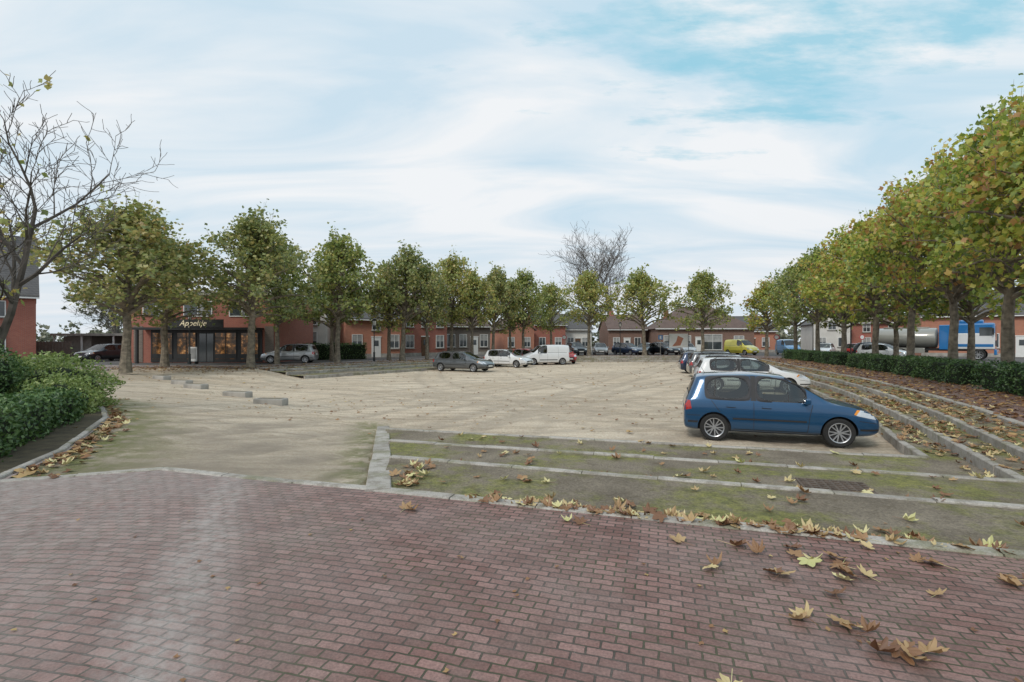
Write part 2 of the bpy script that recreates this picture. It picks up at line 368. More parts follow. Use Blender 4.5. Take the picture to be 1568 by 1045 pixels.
def kerb(name,poly,w,ztop,h,step=1.0,zfun=None,jit=.008):
    mb=MB()
    pts=[Vector((p[0],p[1])) for p in poly]
    acc=[pts[0]];
    for a,b in zip(pts[:-1],pts[1:]):
        d=(b-a).length; n=max(1,round(d/step))
        for i in range(1,n+1): acc.append(a.lerp(b,i/n))
    for a,b in zip(acc[:-1],acc[1:]):
        d=(b-a); l=d.length
        if l<.05: continue
        d/=l; nrm=Vector((-d.y,d.x)); a2=a+d*.006; b2=b-d*.006; j=random.uniform(-jit,jit); jo=nrm*random.uniform(-jit,jit)*1.3
        za=(zfun(a) if zfun else ztop)+j; zb=(zfun(b) if zfun else ztop)+j+random.uniform(-jit,jit)*.5
        c=.014; sec=[(-w/2,-h),(-w/2,-c),(-w/2+c,0),(w/2-c,0),(w/2,-c),(w/2,-h)]
        vs=[]
        for q,zz in ((a2,za),(b2,zb)):
            for (o,dz) in sec: p=q+nrm*o+jo; vs.append((p.x,p.y,zz+dz))
        fs=[(i,i+1,7+i,6+i) for i in range(5)]+[(0,1,2,3,4,5)[::-1],(6,7,8,9,10,11)]
        mb.add(vs,[f[::-1] for f in fs],M['kerb'])
    return mb.obj(name)
for k in range(4): kerb('stone_kerb',LS[k],.135 if k else .17,ZK[k]+.025,.3)
kerb('stone_kerb',[(-6.55,6.3),(-4.77,7.0),(-2.68,6.33),(-1.6,6.03)],.14,.018,.2)
def lz(p):
    t=(p.y-6.0)/7.2; return .03-.47*max(0,min(1,t))
kerb('stone_kerb',[(-1.55,5.95),(-3.32,13.2)],.30,0,.4,1.0,lz)
kerb('stone_kerb',[(-6.5,4.5),(-6.5,6.4),(-7.2,8.2),(-9.2,11.6),(-12.3,15.2),(-16.4,19.5),(-16.9,22)],.10,.045,.3)
polymesh('planting_bed',[[(-30,4.4),(-6.55,4.4),(-6.55,6.4),(-7.25,8.2),(-9.25,11.6),(-12.35,15.2),(-16.5,19.5),(-17,22),(-30,22)]],.02,M['soil'])
for (x,y,r) in [(-8.1,17.2,-.12),(-10.4,19.4,-.25),(-13.7,22.2,-.35),(-15.6,24.2,-.4),(-18.2,26.6,-.5)]:
    b=MB(); b.box((0,0,.07),(1.05,.40,.26),M['conc'],bev=.05); b.box((.02,.0,.198),(.8,.28,.012),M['terr'])
    b.obj('stone_block',loc=(x,y,float(sandz(np.array(x),np.array(y)))),rot=r)
b=MB(); b.box((0,0,.006),(.82,.55,.03),M['rust'],bev=.006)
for i in range(8):
    for j in range(5): b.box((-.35+i*.1,-.2+j*.10,.026),(.06,.05,.012),M['rust'])
b.obj('drain_cover',loc=(4.25,6.75,ZK[2]),rot=-.31)

# ------------------------------------------------------------------ leaf clouds
def leafcloud(pos,size,tmpl,upb=.4,rg=rng,flat=False,curl=None):
    n=len(pos); k=len(tmpl)
    nr=rg.normal(size=(n,3)); nr/=np.linalg.norm(nr,axis=1,keepdims=True)
    if flat: nr=nr*.3
    nr[:,2]+= (1 if flat else upb); nr/=np.linalg.norm(nr,axis=1,keepdims=True)
    t=rg.normal(size=(n,3)); t-=nr*(t*nr).sum(1,keepdims=True); t/=np.linalg.norm(t,axis=1,keepdims=True)
    bt=np.cross(nr,t); s=size[:,None,None]
    T=tmpl[None,:,:]
    if curl is not None:
        c=curl[:,None]; ph=(curl*37)[:,None]
        z=T[:,:,2]*1.0+c*(T[:,:,0]**2*1.3+T[:,:,1]**2*.8)+.16*np.sin(5*T[:,:,0]+ph)*np.abs(T[:,:,1])+.12*np.sin(4.2*T[:,:,1]+ph*1.7)*T[:,:,0]
        shr=1-.28*np.clip(c,0,1.5)*np.abs(T[:,:,0])
        T=np.stack([T[:,:,0]*shr,np.broadcast_to(T[:,:,1],z.shape),z],2)
    return pos[:,None,:]+s*(T[:,:,0:1]*t[:,None,:]+T[:,:,1:2]*bt[:,None,:]+T[:,:,2:3]*nr[:,None,:])
TL=np.array([(0,-.5,0),(.30,-.28,.04),(.5,.05,.0),(.22,.12,.03),(0,.52,.0),(-.22,.12,.03),(-.5,.05,.0),(-.30,-.28,.04)],float)
TS=np.array([(0,-.5,0),(.28,0,.06),(0,.5,0),(-.28,0,.06)],float)
def finish_leaves(mb,V,mat):
    n,k,_=V.shape; b=len(mb.v); mb.v+= [tuple(p) for p in V.reshape(-1,3).tolist()]
    i=mb.mi(mat); mb.f+= (b+np.arange(n*k).reshape(n,k)).tolist(); mb.m+= [i]*n

def gen_tree(seed,H=10,R=3,th=3.15,nl=48,nleaf=5200,ls=.225,name='plane_tree'):
    rg=np.random.default_rng(seed); rd=random.Random(seed)
    mb=MB(); pts=[];rad=[]; lx,ly=rd.uniform(-.035,.035),rd.uniform(-.035,.035)
    for i in range(12):
        z=H*.90*i/11; pts.append((lx*z+rd.uniform(-.05,.05)*i*.3,ly*z+rd.uniform(-.05,.05)*i*.3,z))
        rad.append(max(.02,.21*(1-z/H)**.8*(1.3 if i==0 else 1)*rd.uniform(.92,1.08)))
    mb.tube(pts,rad,M['bark'],9)
    cl=[];wt=[];sg=[]
    def addc(p,w,s): cl.append(p); wt.append(w); sg.append(s)
    for i in range(nl):
        t=(i/(nl-1))**1.1; z0=th+t*(H*.80-th)*.98
        az=i*2.399+rd.uniform(-.5,.5)
        pr=(.88+.12*min(1,t*6)) if t<.24 else max(.12,(1-(t-.24)/.82)**.95)
        r=R*pr*rd.uniform(.58,1.16)
        px=np.interp(z0,[p[2] for p in pts],[p[0] for p in pts]); py=np.interp(z0,[p[2] for p in pts],[p[1] for p in pts])
        rise=r*rd.uniform(.3,.8)+t*.6-(.6 if t<.14 else 0)
        P0=Vector((px,py,z0)); P3=Vector((px+math.cos(az)*r,py+math.sin(az)*r,z0+rise))
        P1=P0.lerp(P3,.35)+Vector((0,0,.12*r)); P2=P0.lerp(P3,.7)+Vector((rd.uniform(-.2,.2),rd.uniform(-.2,.2),.1*r))
        r0=.08*(1-t)+.025
        mb.tube([P0,P1,P2,P3],[r0,r0*.7,r0*.45,.008],M['bark'],5)
        for u in (.45,.65,.82,.96,1.05):
            c=P0.lerp(P3,u)+Vector((0,0,.1*r)); 
            for q in range(2):
                e=c+Vector((rd.gauss(0,.34),rd.gauss(0,.34),rd.gauss(.15,.32)))
                mb.tube([c,e],[.014,.005],M['bark'],3)
                addc(e,rd.uniform(.1,1.6)*(1.2 if u>.7 else .55),.2)
        if rd.random()<.9:
            for q in range(rd.choice([1,1,2])):
                b0=P0.lerp(P3,rd.uniform(.7,1.0))
                e=b0+Vector((rd.uniform(-.25,.25)+math.cos(az)*.15,rd.uniform(-.25,.25)+math.sin(az)*.15,rd.uniform(.7,1.5)))
                mb.tube([b0,e],[.016,.004],M['bark'],3)
                for u,w_ in ((.35,.34),(.6,.28),(.82,.2),(1,.12)): addc(b0.lerp(e,u),w_,.13)
    top=Vector(pts[-1])
    for q in range(9):
        a=rd.uniform(0,6.28); b0=top+Vector((math.cos(a)*.25,math.sin(a)*.25,-1.3)); e=b0+Vector((math.cos(a)*rd.uniform(.05,.8),math.sin(a)*rd.uniform(.05,.8),rd.uniform(1.2,2.5)))
        mb.tube([b0,e],[.02,.004],M['bark'],3)
        for u in (.15,.35,.55,.75,.95): addc(b0.lerp(e,u),.36*(1.25-u*.85),.15)
    C=np.array([tuple(c) for c in cl]); W=np.array(wt); W/=W.sum(); SG=np.array(sg)
    ch=rg.choice(len(C),nleaf,p=W); pos=C[ch]+rg.normal(size=(nleaf,3))*SG[ch][:,None]
    pos[:,2]=np.maximum(pos[:,2],th-.4+.3*rg.uniform(size=nleaf))
    sz=rg.uniform(.7,1.3,nleaf)*ls
    V=leafcloud(pos,sz,TL,.5,rg); finish_leaves(mb,V,M['leafL'])
    me=bpy.data.meshes.new(name); me.from_pydata(mb.v,[],mb.f)
    for m in mb.mats: me.materials.append(m)
    me.polygons.foreach_set('material_index',mb.m); me.update(); return me
variants=[gen_tree(s) for s in (11,12,13,14,15)]
nearv=[gen_tree(s,nleaf=8600,ls=.185,nl=54) for s in (21,22,23)]
vi=[0,0]
def tree(x,y,h,r,mat,near=False,name='plane_tree'):
    if near: me=nearv[vi[0]%3]; vi[0]+=1
    else: me=variants[vi[1]%5]; vi[1]+=1
    o=bpy.data.objects.new(name,me); COL.objects.link(o); o.location=(x,y,-.02); o.rotation_euler=(0,0,random.uniform(0,6.28)); o.scale=(r/3,r/3,h/10)
    o.material_slots[1].link='OBJECT'; o.material_slots[1].material=mat
Lm,Mm,Rm=M['leafL'],M['leafM'],M['leafR']
for t in [(-21.6,28.6,10.0,3.9,Lm,1),(-23.6,34.8,9.4,3.5,Lm,0),(-17.1,33.5,10.5,3.6,Lm,1),(-17.9,39,9.2,2.8,Mm,0),
 (-14.2,41.6,11.0,3.4,Mm,0),(-15.8,45,9.0,2.8,Lm,0),(-9.8,45.7,10.6,3.2,Lm,0),(-11.3,47,9.0,2.6,Mm,0),(-7.9,47.6,9.4,2.6,Lm,0),(-6.0,50.8,10.9,2.9,Mm,0),
 (-4.0,51.2,9.0,2.5,Mm,0),(-2.0,53,9.8,2.7,Lm,0),(-.2,55.5,8.8,2.4,Mm,0),(1.2,55.5,9.9,2.6,Mm,0),(4.5,58.5,8.9,2.4,Mm,0),
 (9.2,61,10.7,3.2,Mm,0),(15.8,61,10.7,3.5,Mm,0),(21.8,58.5,10.3,3.1,Mm,0),
 (28.6,57.5,9.0,2.9,Rm,0),(28.0,50.5,10.0,3.0,Mm,0),(26.4,44.2,10.4,3.0,Mm,0),(24.6,38,10.4,3.0,Rm,0),(23.0,32.4,10.3,3.0,Rm,0),
 (21.2,27.3,10.5,3.0,Rm,1),(19.6,22.8,10.9,3.0,Rm,1),(18.0,18.6,10.5,3.0,Rm,1),(16.6,14.7,10.7,3.0,Rm,1),(15.3,11.0,10.3,2.9,Rm,1),
 (30.5,47,9.0,2.8,Mm,0),(28.5,38,8.6,2.9,Mm,0),(26.0,29,8.4,2.9,Rm,0)]:
    tree(*t[:5],near=bool(t[5]))

def gen_bare(seed,H,R,leafmat=None,nleaf=0,levels=4,th=.22,minr=.004,lsz=(.09,.17),mat=None):
    rd=random.Random(seed); rg=np.random.default_rng(seed); mb=MB(); ends=[]
    def br(p,d,l,r,lev):
        pts=[p];rad=[r];q=p.copy();dd=d.copy(); n=4
        for i in range(n):
            dd=(dd+Vector((rd.gauss(0,.13),rd.gauss(0,.13),rd.gauss(.06,.08)))).normalized(); q=q+dd*l/n; pts.append(q.copy()); rad.append(max(minr,r*(1-.66*(i+1)/n)))
        mb.tube(pts,rad,mat or M['bark2'],6 if lev<2 else 3)
        if lev>=levels: ends.append(q.copy()); ends.append(pts[2]); return
        nc=[9,6,5,4][min(lev,3)]
        for i in range(nc):
            u=th+.12+ (1-th-.12)*i/(nc-1) if lev==0 else .25+.75*i/(nc-1)
            k=min(n-1,int(u*n)); f=u*n-k; st=pts[k].lerp(pts[k+1],f)
            ax=dd.orthogonal().normalized(); ax.rotate(Matrix.Rotation(i*2.4+rd.uniform(-.5,.5),3,dd))
            a=rd.uniform(.45,.85); nd=(dd*math.cos(a)+ax*math.sin(a)).normalized()
            br(st,nd,l*rd.uniform(.42,.62)*(R if lev==0 else 1),max(minr*1.3,rad[k]*.58),lev+1)
    br(Vector((0,0,0)),Vector((0,0,1)),H*.72,H*.018,0)
    if nleaf:
        E=np.array([tuple(e) for e in ends]); sub=rg.choice(len(E),max(10,nleaf//5)); ch=rg.choice(sub,nleaf); pos=E[ch]+rg.normal(size=(nleaf,3))*.12
        finish_leaves(mb,leafcloud(pos,rg.uniform(*lsz,nleaf),TL,.0,rg),leafmat)
    return mb
gen_bare(5,7.2,.84,M['leafM'],210,minr=.006,lsz=(.1,.18),th=.15).obj('bare_tree',loc=(-12.9,12.4,0),rot=2.6)
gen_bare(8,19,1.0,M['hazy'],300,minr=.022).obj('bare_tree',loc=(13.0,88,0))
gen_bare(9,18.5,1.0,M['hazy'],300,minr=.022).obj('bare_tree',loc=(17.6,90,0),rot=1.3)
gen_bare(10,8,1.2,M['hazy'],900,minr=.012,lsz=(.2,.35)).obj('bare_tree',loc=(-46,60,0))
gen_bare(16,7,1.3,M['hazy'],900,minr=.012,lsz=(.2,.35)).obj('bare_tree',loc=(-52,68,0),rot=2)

def hedge(name,path,w,h0,h1,nleaf,ls,mat,wob=.06):
    mb=MB(); pts=[Vector(p) for p in path]; tot=sum((b-a).length for a,b in zip(pts[:-1],pts[1:])); P_=[];acc=0
    for a,b in zip(pts[:-1],pts[1:]):
        l=(b-a).length; d=(b-a)/l; nr=Vector((-d.y,d.x)); n=int(nleaf*l/tot); ang=math.atan2(d.y,d.x)
        ha=h0+(h1-h0)*acc/tot; hb=h0+(h1-h0)*(acc+l)/tot
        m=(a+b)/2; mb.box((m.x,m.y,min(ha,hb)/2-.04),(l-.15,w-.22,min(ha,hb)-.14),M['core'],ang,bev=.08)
        for i in range(n):
            u=rng.uniform(-.02,1.02); hh=ha+(hb-ha)*u
            A=hh*2+w; e=rng.uniform()*A
            if e<hh: o=-w/2; z=e
            elif e<2*hh: o=w/2; z=e-hh
            else: o=e-2*hh-w/2; z=hh
            if rng.uniform()<.12: u=rng.choice([0,1]); o=rng.uniform(-w/2,w/2); z=rng.uniform(0,hh)
            if z>hh-.12 and abs(o)>w/2-.12: z-=.04; o*=.95
            p=a+d*l*u+nr*o; k=.07*math.sin(p.x*3.1+p.y*2.3)+.05*math.sin(p.x*7+z*5)
            P_.append((p.x+nr.x*k+rng.normal()*wob*.7,p.y+nr.y*k+rng.normal()*wob*.7,max(.02,z+k*.7+rng.normal()*wob*.7)))
        acc+=l
    pos=np.array(P_); finish_leaves(mb,leafcloud(pos,rng.uniform(.7,1.3,len(pos))*ls,TS,.3),mat)
    return mb.obj(name)
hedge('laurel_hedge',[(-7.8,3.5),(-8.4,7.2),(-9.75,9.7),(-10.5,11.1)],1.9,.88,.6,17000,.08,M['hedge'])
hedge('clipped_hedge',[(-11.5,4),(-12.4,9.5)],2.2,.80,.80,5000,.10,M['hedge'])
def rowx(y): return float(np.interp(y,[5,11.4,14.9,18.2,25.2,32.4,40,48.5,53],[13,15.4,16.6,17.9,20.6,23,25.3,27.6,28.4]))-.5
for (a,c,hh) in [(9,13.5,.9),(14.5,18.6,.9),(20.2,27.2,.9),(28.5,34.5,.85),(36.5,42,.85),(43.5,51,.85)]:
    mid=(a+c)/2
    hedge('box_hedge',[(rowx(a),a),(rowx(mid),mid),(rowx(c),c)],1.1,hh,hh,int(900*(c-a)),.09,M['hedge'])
hedge('box_hedge',[(-19.5,46.5),(-14.2,49.5)],.9,1.5,1.5,2500,.13,M['hedge'])
def shrub(name,c,r,n,ls,mat):
    mb=MB(); bm=bmesh.new(); bmesh.ops.create_icosphere(bm,subdivisions=2,radius=1)
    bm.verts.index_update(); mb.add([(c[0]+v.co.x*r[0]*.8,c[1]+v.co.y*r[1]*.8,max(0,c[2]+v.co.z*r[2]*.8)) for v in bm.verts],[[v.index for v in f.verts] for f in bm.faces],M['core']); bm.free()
    d=rng.normal(size=(n,3)); d/=np.linalg.norm(d,axis=1,keepdims=True)
    k=1+.15*np.sin(d[:,0]*6+c[0])*np.cos(d[:,1]*7)+.12*np.sin(d[:,2]*9)+rng.normal(size=n)*.09
    pos=np.array(c)+d*np.array(r)*k[:,None]; pos[:,2]=np.maximum(pos[:,2],.03)
    finish_leaves(mb,leafcloud(pos,rng.uniform(.7,1.3,n)*ls,TS,.3),mat); return mb.obj(name)
shrub('flowering_shrub',(-11.9,13.4,.5),(1.15,1.0,.72),6500,.085,M['shrub'])
shrub('flowering_shrub',(-10.8,12.2,.32),(.7,.75,.5),4000,.075,M['shrub'])
shrub('flowering_shrub',(-13.4,14.2,.5),(1.3,1.1,.75),4500,.10,M['shrub'])
shrub('clipped_ball_shrub',(-12.2,11.8,.90),(.68,.68,.68),4500,.07,M['hedge'])
mb=MB(); pp=[]
for i in range(150):
    x=-190+i*2.6+random.uniform(-1,1); y=118+random.uniform(-8,14); h=random.uniform(3.4,6.6); 
    n=60; d=rng.normal(size=(n,3)); d/=np.linalg.norm(d,axis=1,keepdims=True)
    pp.append(np.array([x,y,h*.55])+d*np.array([2.4,2.4,h*.5])*rng.uniform(.6,1.05,(n,1)))
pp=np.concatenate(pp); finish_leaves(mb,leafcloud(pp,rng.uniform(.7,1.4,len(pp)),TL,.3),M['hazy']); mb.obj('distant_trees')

# ------------------------------------------------------------------ fallen leaves
ang=[0,10,20,30,42,52,60,70,84,100,112,122,140,160,176]; rr=[1.,.80,.70,.52,.80,.93,.80,.66,.46,.66,.70,.56,.46,.44,.10]
tp=[(0,0,0)]
seq=[(a,r) for a,r in zip(ang,rr)]+[(360-a,r) for a,r in zip(ang[::-1],rr[::-1]) if a!=0]
for a,r in seq: tp.append((math.sin(R_(a))*r*.60,math.cos(R_(a))*r*.56,0.02*math.sin(a)))
TPL=np.array(tp); 
def place(xs,ys,size,full,mb,mat,cl=(.2,.9),extra=0):
    xs=np.array(xs);ys=np.array(ys); z=groundz(xs,ys)+.022; n=len(xs)
    pos=np.stack([xs,ys,z],1)
    if full:
        V=leafcloud(pos,size,TPL,1,flat=True,curl=rng.uniform(*cl,n)); k=len(TPL)
        V[:,:,2]+= (z-.012)[:,None]-V[:,:,2].min(1)[:,None]+(rng.uniform(0,.012,n)+extra)[:,None]
        b=len(mb.v); mb.v+= [tuple(p) for p in V.reshape(-1,3).tolist()]; i=mb.mi(mat)
        for j in range(n):
            o=b+j*k
            for t in range(1,k): mb.f.append([o,o+t,o+(t%(k-1))+1]); mb.m.append(i)
        for j in range(n):
            c=V[j,0]; q=V[j,k//2]; d=(q-c); l=np.linalg.norm(d)+1e-6; 
            if rng.uniform()<.7:
                e=c+d/l*size[j]*.75; e[2]=max(z[j]-.01,e[2]*.5+z[j]*.5); mb.tube([tuple(c),tuple(e)],[.0022,.0016],mat,3)
    else:
        V=leafcloud(pos,size,TL,1,flat=True,curl=rng.uniform(-.1,.8,n)); V[:,:,2]+= (z-.012)[:,None]-V[:,:,2].min(1)[:,None]
        finish_leaves(mb,V,mat)
fx=[];fy=[]
for (x,y) in [(-1.1,5.3),(-1.02,5.27),(.54,4.94),(.66,4.9),(1.57,3.95),(1.93,3.83),(1.99,3.78),(2.02,4.2),(2.4,4.06),(2.32,4.0),(2.5,3.8),(2.62,3.78),(2.42,3.72),(2.2,3.48),(2.28,4.12),(1.76,3.18),(1.84,3.22),(2.0,3.12),(2.06,3.1),(2.12,3.05),(2.05,2.87),(2.15,2.84),(2.2,2.8),(2.3,2.83),(3.2,4.05),(3.28,3.98),(3.57,3.63),(3.62,3.72),(3.7,3.55),(3.75,3.7),(1.1,2.57),(1.9,4.35),(2.35,4.3),(2.6,4.1),(2.5,3.9),(2.55,3.95),(3.0,4.3),(2.9,3.5),(1.45,4.45),(1.5,3.9)]:
    fx.append(x);fy.append(y)
NF=len(fx)
for i in range(230):
    x=rng.choice([rng.uniform(-.6,5.3),rng.normal(.9,.35),rng.normal(2.4,.6),rng.normal(.35,.25),rng.normal(2.0,.5),rng.normal(3.2,.7)]); x=max(-.9,x); fx.append(x); fy.append(5.51-.325*x+abs(rng.normal(.12,.13))-.06)
for i in range(110):
    x=rng.uniform(-1.5,6.5); s=rng.uniform(.3,6.0); fx.append(x); fy.append(5.51-.325*x+s)
for i in range(55): 
    x=rng.uniform(.6,6.5); k=rng.choice([7.35,9.15,11.2]); fx.append(x); fy.append(k-.31*x+.25+rng.normal()*.1)
for i in range(640):
    y=rng.uniform(6,18); x0=np.interp(y,[7,10.7,14,21.8],[6.7,8.1,9.7,12.8]); fx.append(x0+rng.uniform(0,3.2)*rng.uniform(.3,1.3)); fy.append(y)
for i in range(24): fx.append(rng.normal(-1.3,.12)); fy.append(rng.uniform(6.3,7.4))
for i in range(60): y=rng.uniform(6.8,12); fx.append(np.interp(y,[6.4,8.2,11.6,15.2],[-6.3,-7.0,-9.0,-12.1])+abs(rng.normal(.08,.15))); fy.append(y)
mb=MB(); sz=rng.uniform(.10,.20,len(fx)); sz[:NF]=rng.uniform(.13,.21,NF); place(fx,fy,sz,True,mb,M['fall'],(-.2,1.6))
mb.obj('fallen_leaves')
fx=[];fy=[]
for i in range(5800):
    y=6+ (rng.uniform()**1.2)*46; x0=np.interp(y,[10.7,14,21.8,31.2,43,52],[8.2,9.8,12.9,15.9,19.1,21]); fx.append(x0+rng.uniform(0,1)**.9*6.5+rng.normal()*.3); fy.append(y)
for i in range(3800):
    t=rng.uniform(); 
    ax,ay=(-26,33) if t<.3 else (-16.4,33); bx,by=(-16.4,33) if t<.3 else ((-8,45) if t<.6 else (5,60)); 
    if t>=.6: ax,ay=-8,45
    u=rng.uniform(); fx.append(ax+(bx-ax)*u+rng.normal()*1.3); fy.append(ay+(by-ay)*u+rng.normal()*1.3+.3)
for i in range(900): fx.append(rng.uniform(5,24)); fy.append(rng.normal(58,2.5))
for i in range(900):
    fx.append(rng.uniform(-20,19)); fy.append(rng.uniform(14,54))
for i in range(230): fx.append(rng.uniform(-9,9)); fy.append(rng.normal(17,2.6))
for i in range(250): y=rng.uniform(6.5,16); fx.append(np.interp(y,[6.4,8.2,11.6,15.2],[-6.4,-7.1,-9.1,-12.2])+abs(rng.normal(.1,.22))); fy.append(y)
for i in range(60): fx.append(rng.uniform(-5,4)); fy.append(rng.uniform(2.5,5))
fx=np.array(fx);fy=np.array(fy); sz=rng.uniform(.09,.18,len(fx)); sz[fy<5.2]=.04; sz[(fx<8)&(fx>-20)&(fy>13)&(fy<24)]*=.72
k=~((fx>-3)&(fx<9)&(fy>5)&(fy<12)); mb=MB(); place(fx[k],fy[k],sz[k],False,mb,M['fallfar']); mb.obj('fallen_leaves')

# ------------------------------------------------------------------ cars
HATCH=dict(L=3.92,W=1.65,H=1.46,st=[
 (0.00,.64,.36,.56,.62,.54),(0.02,.77,.26,.76,.82,.66),(0.07,.805,.22,.895,.94,.70),(0.28,.825,.20,.915,1.41,.60),(0.46,.828,.20,.915,1.465,.605),
 (1.43,.83,.2,.895,1.49,.61),(1.51,.83,.2,.893,1.49,.61),(2.10,.83,.2,.88,1.445,.595),(2.52,.83,.2,.88,1.22,.635),(2.98,.826,.20,.875,.945,.71),
 (3.40,.81,.20,.83,.885,.66),(3.70,.77,.21,.73,.80,.58),(3.87,.69,.25,.58,.64,.52),(3.93,.58,.34,.50,.54,.44)],
 side=[4,6,7],pil=[5],ws=[7,8],rw=[2],cr={3:.5,9:.35,2:.3},wx=(.66,3.12),wr=.305)
VAN=dict(L=4.40,W=1.78,H=1.82,st=[
 (0.00,.80,.34,.9,1.5,.70),(0.05,.86,.26,1.08,1.80,.74),(0.30,.88,.22,1.10,1.86,.745),(.9,.89,.2,1.10,1.88,.75),(1.6,.89,.2,1.08,1.88,.75),
 (2.15,.89,.2,1.07,1.87,.75),(2.23,.89,.2,1.07,1.87,.75),(2.72,.89,.2,1.06,1.80,.73),(3.10,.885,.2,1.06,1.50,.74),(3.5,.88,.20,1.06,1.15,.76),
 (3.85,.85,.20,.98,1.05,.72),(4.2,.80,.21,.82,.90,.62),(4.36,.72,.25,.62,.68,.55),(4.41,.60,.34,.52,.56,.48)],
 side=[6,7],pil=[],ws=[7,8],rw=[],cr={1:.6},wx=(.75,3.55),wr=.32)
def make_wheel():
    mb=MB(); n=28
    prof=[(.195,-.085),(.27,-.095),(.297,-.075),(.302,0),(.297,.075),(.27,.095),(.205,.088)]
    def lathe(pr,mat):
        vs=[(r*math.cos(2*math.pi*k/n),y,r*math.sin(2*math.pi*k/n)) for (r,y) in pr for k in range(n)]
        fs=[(i*n+k,i*n+(k+1)%n,(i+1)*n+(k+1)%n,(i+1)*n+k) for i in range(len(pr)-1) for k in range(n)]
        mb.add(vs,fs,mat)
    lathe(prof,M['tyre']); lathe([(.212,.085),(.205,.092),(.192,.086),(.186,.03)],M['rim']); lathe([(.19,.028),(.0001,.028)],M['blackp'])
    for s in range(6):
        for dq in (-.11,.11):
            a=2*math.pi*s/6+dq; a2=2*math.pi*s/6+dq*2.0
            p0=Vector((math.cos(a)*.04,.065,math.sin(a)*.04)); p1=Vector((math.cos(a2)*.192,.072,math.sin(a2)*.192)); d=(p1-p0).normalized(); sd=Vector((-d.z,0,d.x))*.0115
            vs=[p0-sd,p0+sd,p1+sd,p1-sd]; vs=vs+[v+Vector((0,-.03,0)) for v in vs]
            mb.add(vs,[(0,1,2,3),(0,4,5,1),(1,5,6,2),(2,6,7,3),(3,7,4,0)],M['rim'])
    mb.cyl((0,.03,0),(0,.078,0),.045,.04,M['rim'],14)
    me=bpy.data.meshes.new('wheel'); me.from_pydata(mb.v,[],mb.f)
    for m in mb.mats: me.materials.append(m)
    me.polygons.foreach_set('material_index',mb.m); me.polygons.foreach_set('use_smooth',[True]*len(mb.f)); me.update(); me.set_sharp_from_angle(angle=R_(40))
    return me
WHEEL=make_wheel()
def make_car(name,style,Ln,W,H,pt,x,y,z,heading,sub=2,wrs=1.0):
    S=style; sx,sy,sz_=Ln/S['L'],W/S['W'],H/S['H']
    e=empty(name,(x,y,z),heading)
    bm=bmesh.new(); rings=[]; cl=bm.edges.layers.float.new('crease_edge'); vcl=bm.verts.layers.float.new('crease_vert')
    for (px,hw,zb,zbt,zr,wr) in S['st']:
        hp=[(0,zb),(hw*.84,zb),(hw*.975,zb+.09),(hw,(zb+zbt)/2+.04),(hw*.988,zbt-.09),(hw*.955,zbt),(wr,zr-.05),(wr*.72,zr-.012),(0,zr+.008)]
        full=hp+[(-a,b) for a,b in hp[-2:0:-1]]
        rings.append([bm.verts.new(((px-S['L']/2)*sx,-a*sy,b*sz_)) for a,b in full])
    nr=16; fm={}
    for i in range(len(rings)-1):
        for k in range(nr):
            f=bm.faces.new((rings[i][k],rings[i+1][k],rings[i+1][(k+1)%nr],rings[i][(k+1)%nr])); fm[(i,k)]=f
    bm.faces.new(rings[0]); bm.faces.new(rings[-1][::-1])
    bmesh.ops.recalc_face_normals(bm,faces=bm.faces[:])
    for i in range(len(rings)-1):
        for k in (5,11):
            ed=bm.edges.get((rings[i][k],rings[i+1][k])); 
            if ed: ed[cl]=.5
        for k in (6,10):
            ed=bm.edges.get((rings[i][k],rings[i+1][k]))
            if ed and 3<=i<=7: ed[cl]=.4
    for i,c_ in S['cr'].items():
        for k in (6,7,8,9):
            ed=bm.edges.get((rings[i][k],rings[i][k+1])); 
            if ed: ed[cl]=c_
    groups=[]
    for i in S['pil']:
        for k in (5,10): fm[(i,k)].material_index=2
    runs=[];cur=[]
    for i in S['side']:
        if cur and i!=cur[-1]+1: runs.append(cur);cur=[]
        cur.append(i)
    runs.append(cur)
    for r in runs:
        for k in (5,10): groups.append(([fm[(i,k)] for i in r],.014,.014))
    groups.append(([fm[(i,k)] for i in S['ws'] for k in (6,7,8,9)],.034,.016))
    if S['rw']: groups.append(([fm[(i,k)] for i in S['rw'] for k in (6,7,8,9)],.10,.016))
    for g,th,t2 in groups:
        bmesh.ops.inset_region(bm,faces=g,thickness=th,depth=0,use_even_offset=True)
        rr_=bmesh.ops.inset_region(bm,faces=g,thickness=t2,depth=-.004,use_even_offset=True)
        for f in rr_['faces']: f.material_index=2
        for f in g: f.material_index=1
    for ed in bm.edges:
        ms=set(f.material_index for f in ed.link_faces)
        if len(ms)>1:
            ed[cl]=.9
            for v in ed.verts: v[vcl]=.75
    for f in bm.faces: f.smooth=True
    me=bpy.data.meshes.new('body'); bm.to_mesh(me); bm.free()
    for m in (pt,M['glass'],M['blackp']): me.materials.append(m)
    o=bpy.data.objects.new('body',me); COL.objects.link(o)
    ms=o.modifiers.new('s','SUBSURF'); ms.levels=sub; ms.render_levels=sub
    wr=S['wr']*wrs*(.6+.4*sz_); cb=MB()
    for wx in S['wx']:
        for sd in (-1,1):
            cx=(wx-S['L']/2)*sx; cb.cyl((cx,sd*W*.29,wr),(cx,sd*W*.7,wr),wr+.045,wr+.045,M['blackp'],32)
    c=cb.obj('cutter'); c.data.materials.clear()
    for m in (pt,M['glass'],M['blackp']): c.data.materials.append(m)
    for p in c.data.polygons: p.material_index=2
    mo=o.modifiers.new('b','BOOLEAN'); mo.operation='DIFFERENCE'; mo.object=c; mo.solver='EXACT'
    dg=bpy.context.evaluated_depsgraph_get(); dg.update()
    nm=bpy.data.meshes.new_from_object(o.evaluated_get(dg)); o.modifiers.clear(); o.data=nm; bpy.data.objects.remove(c)
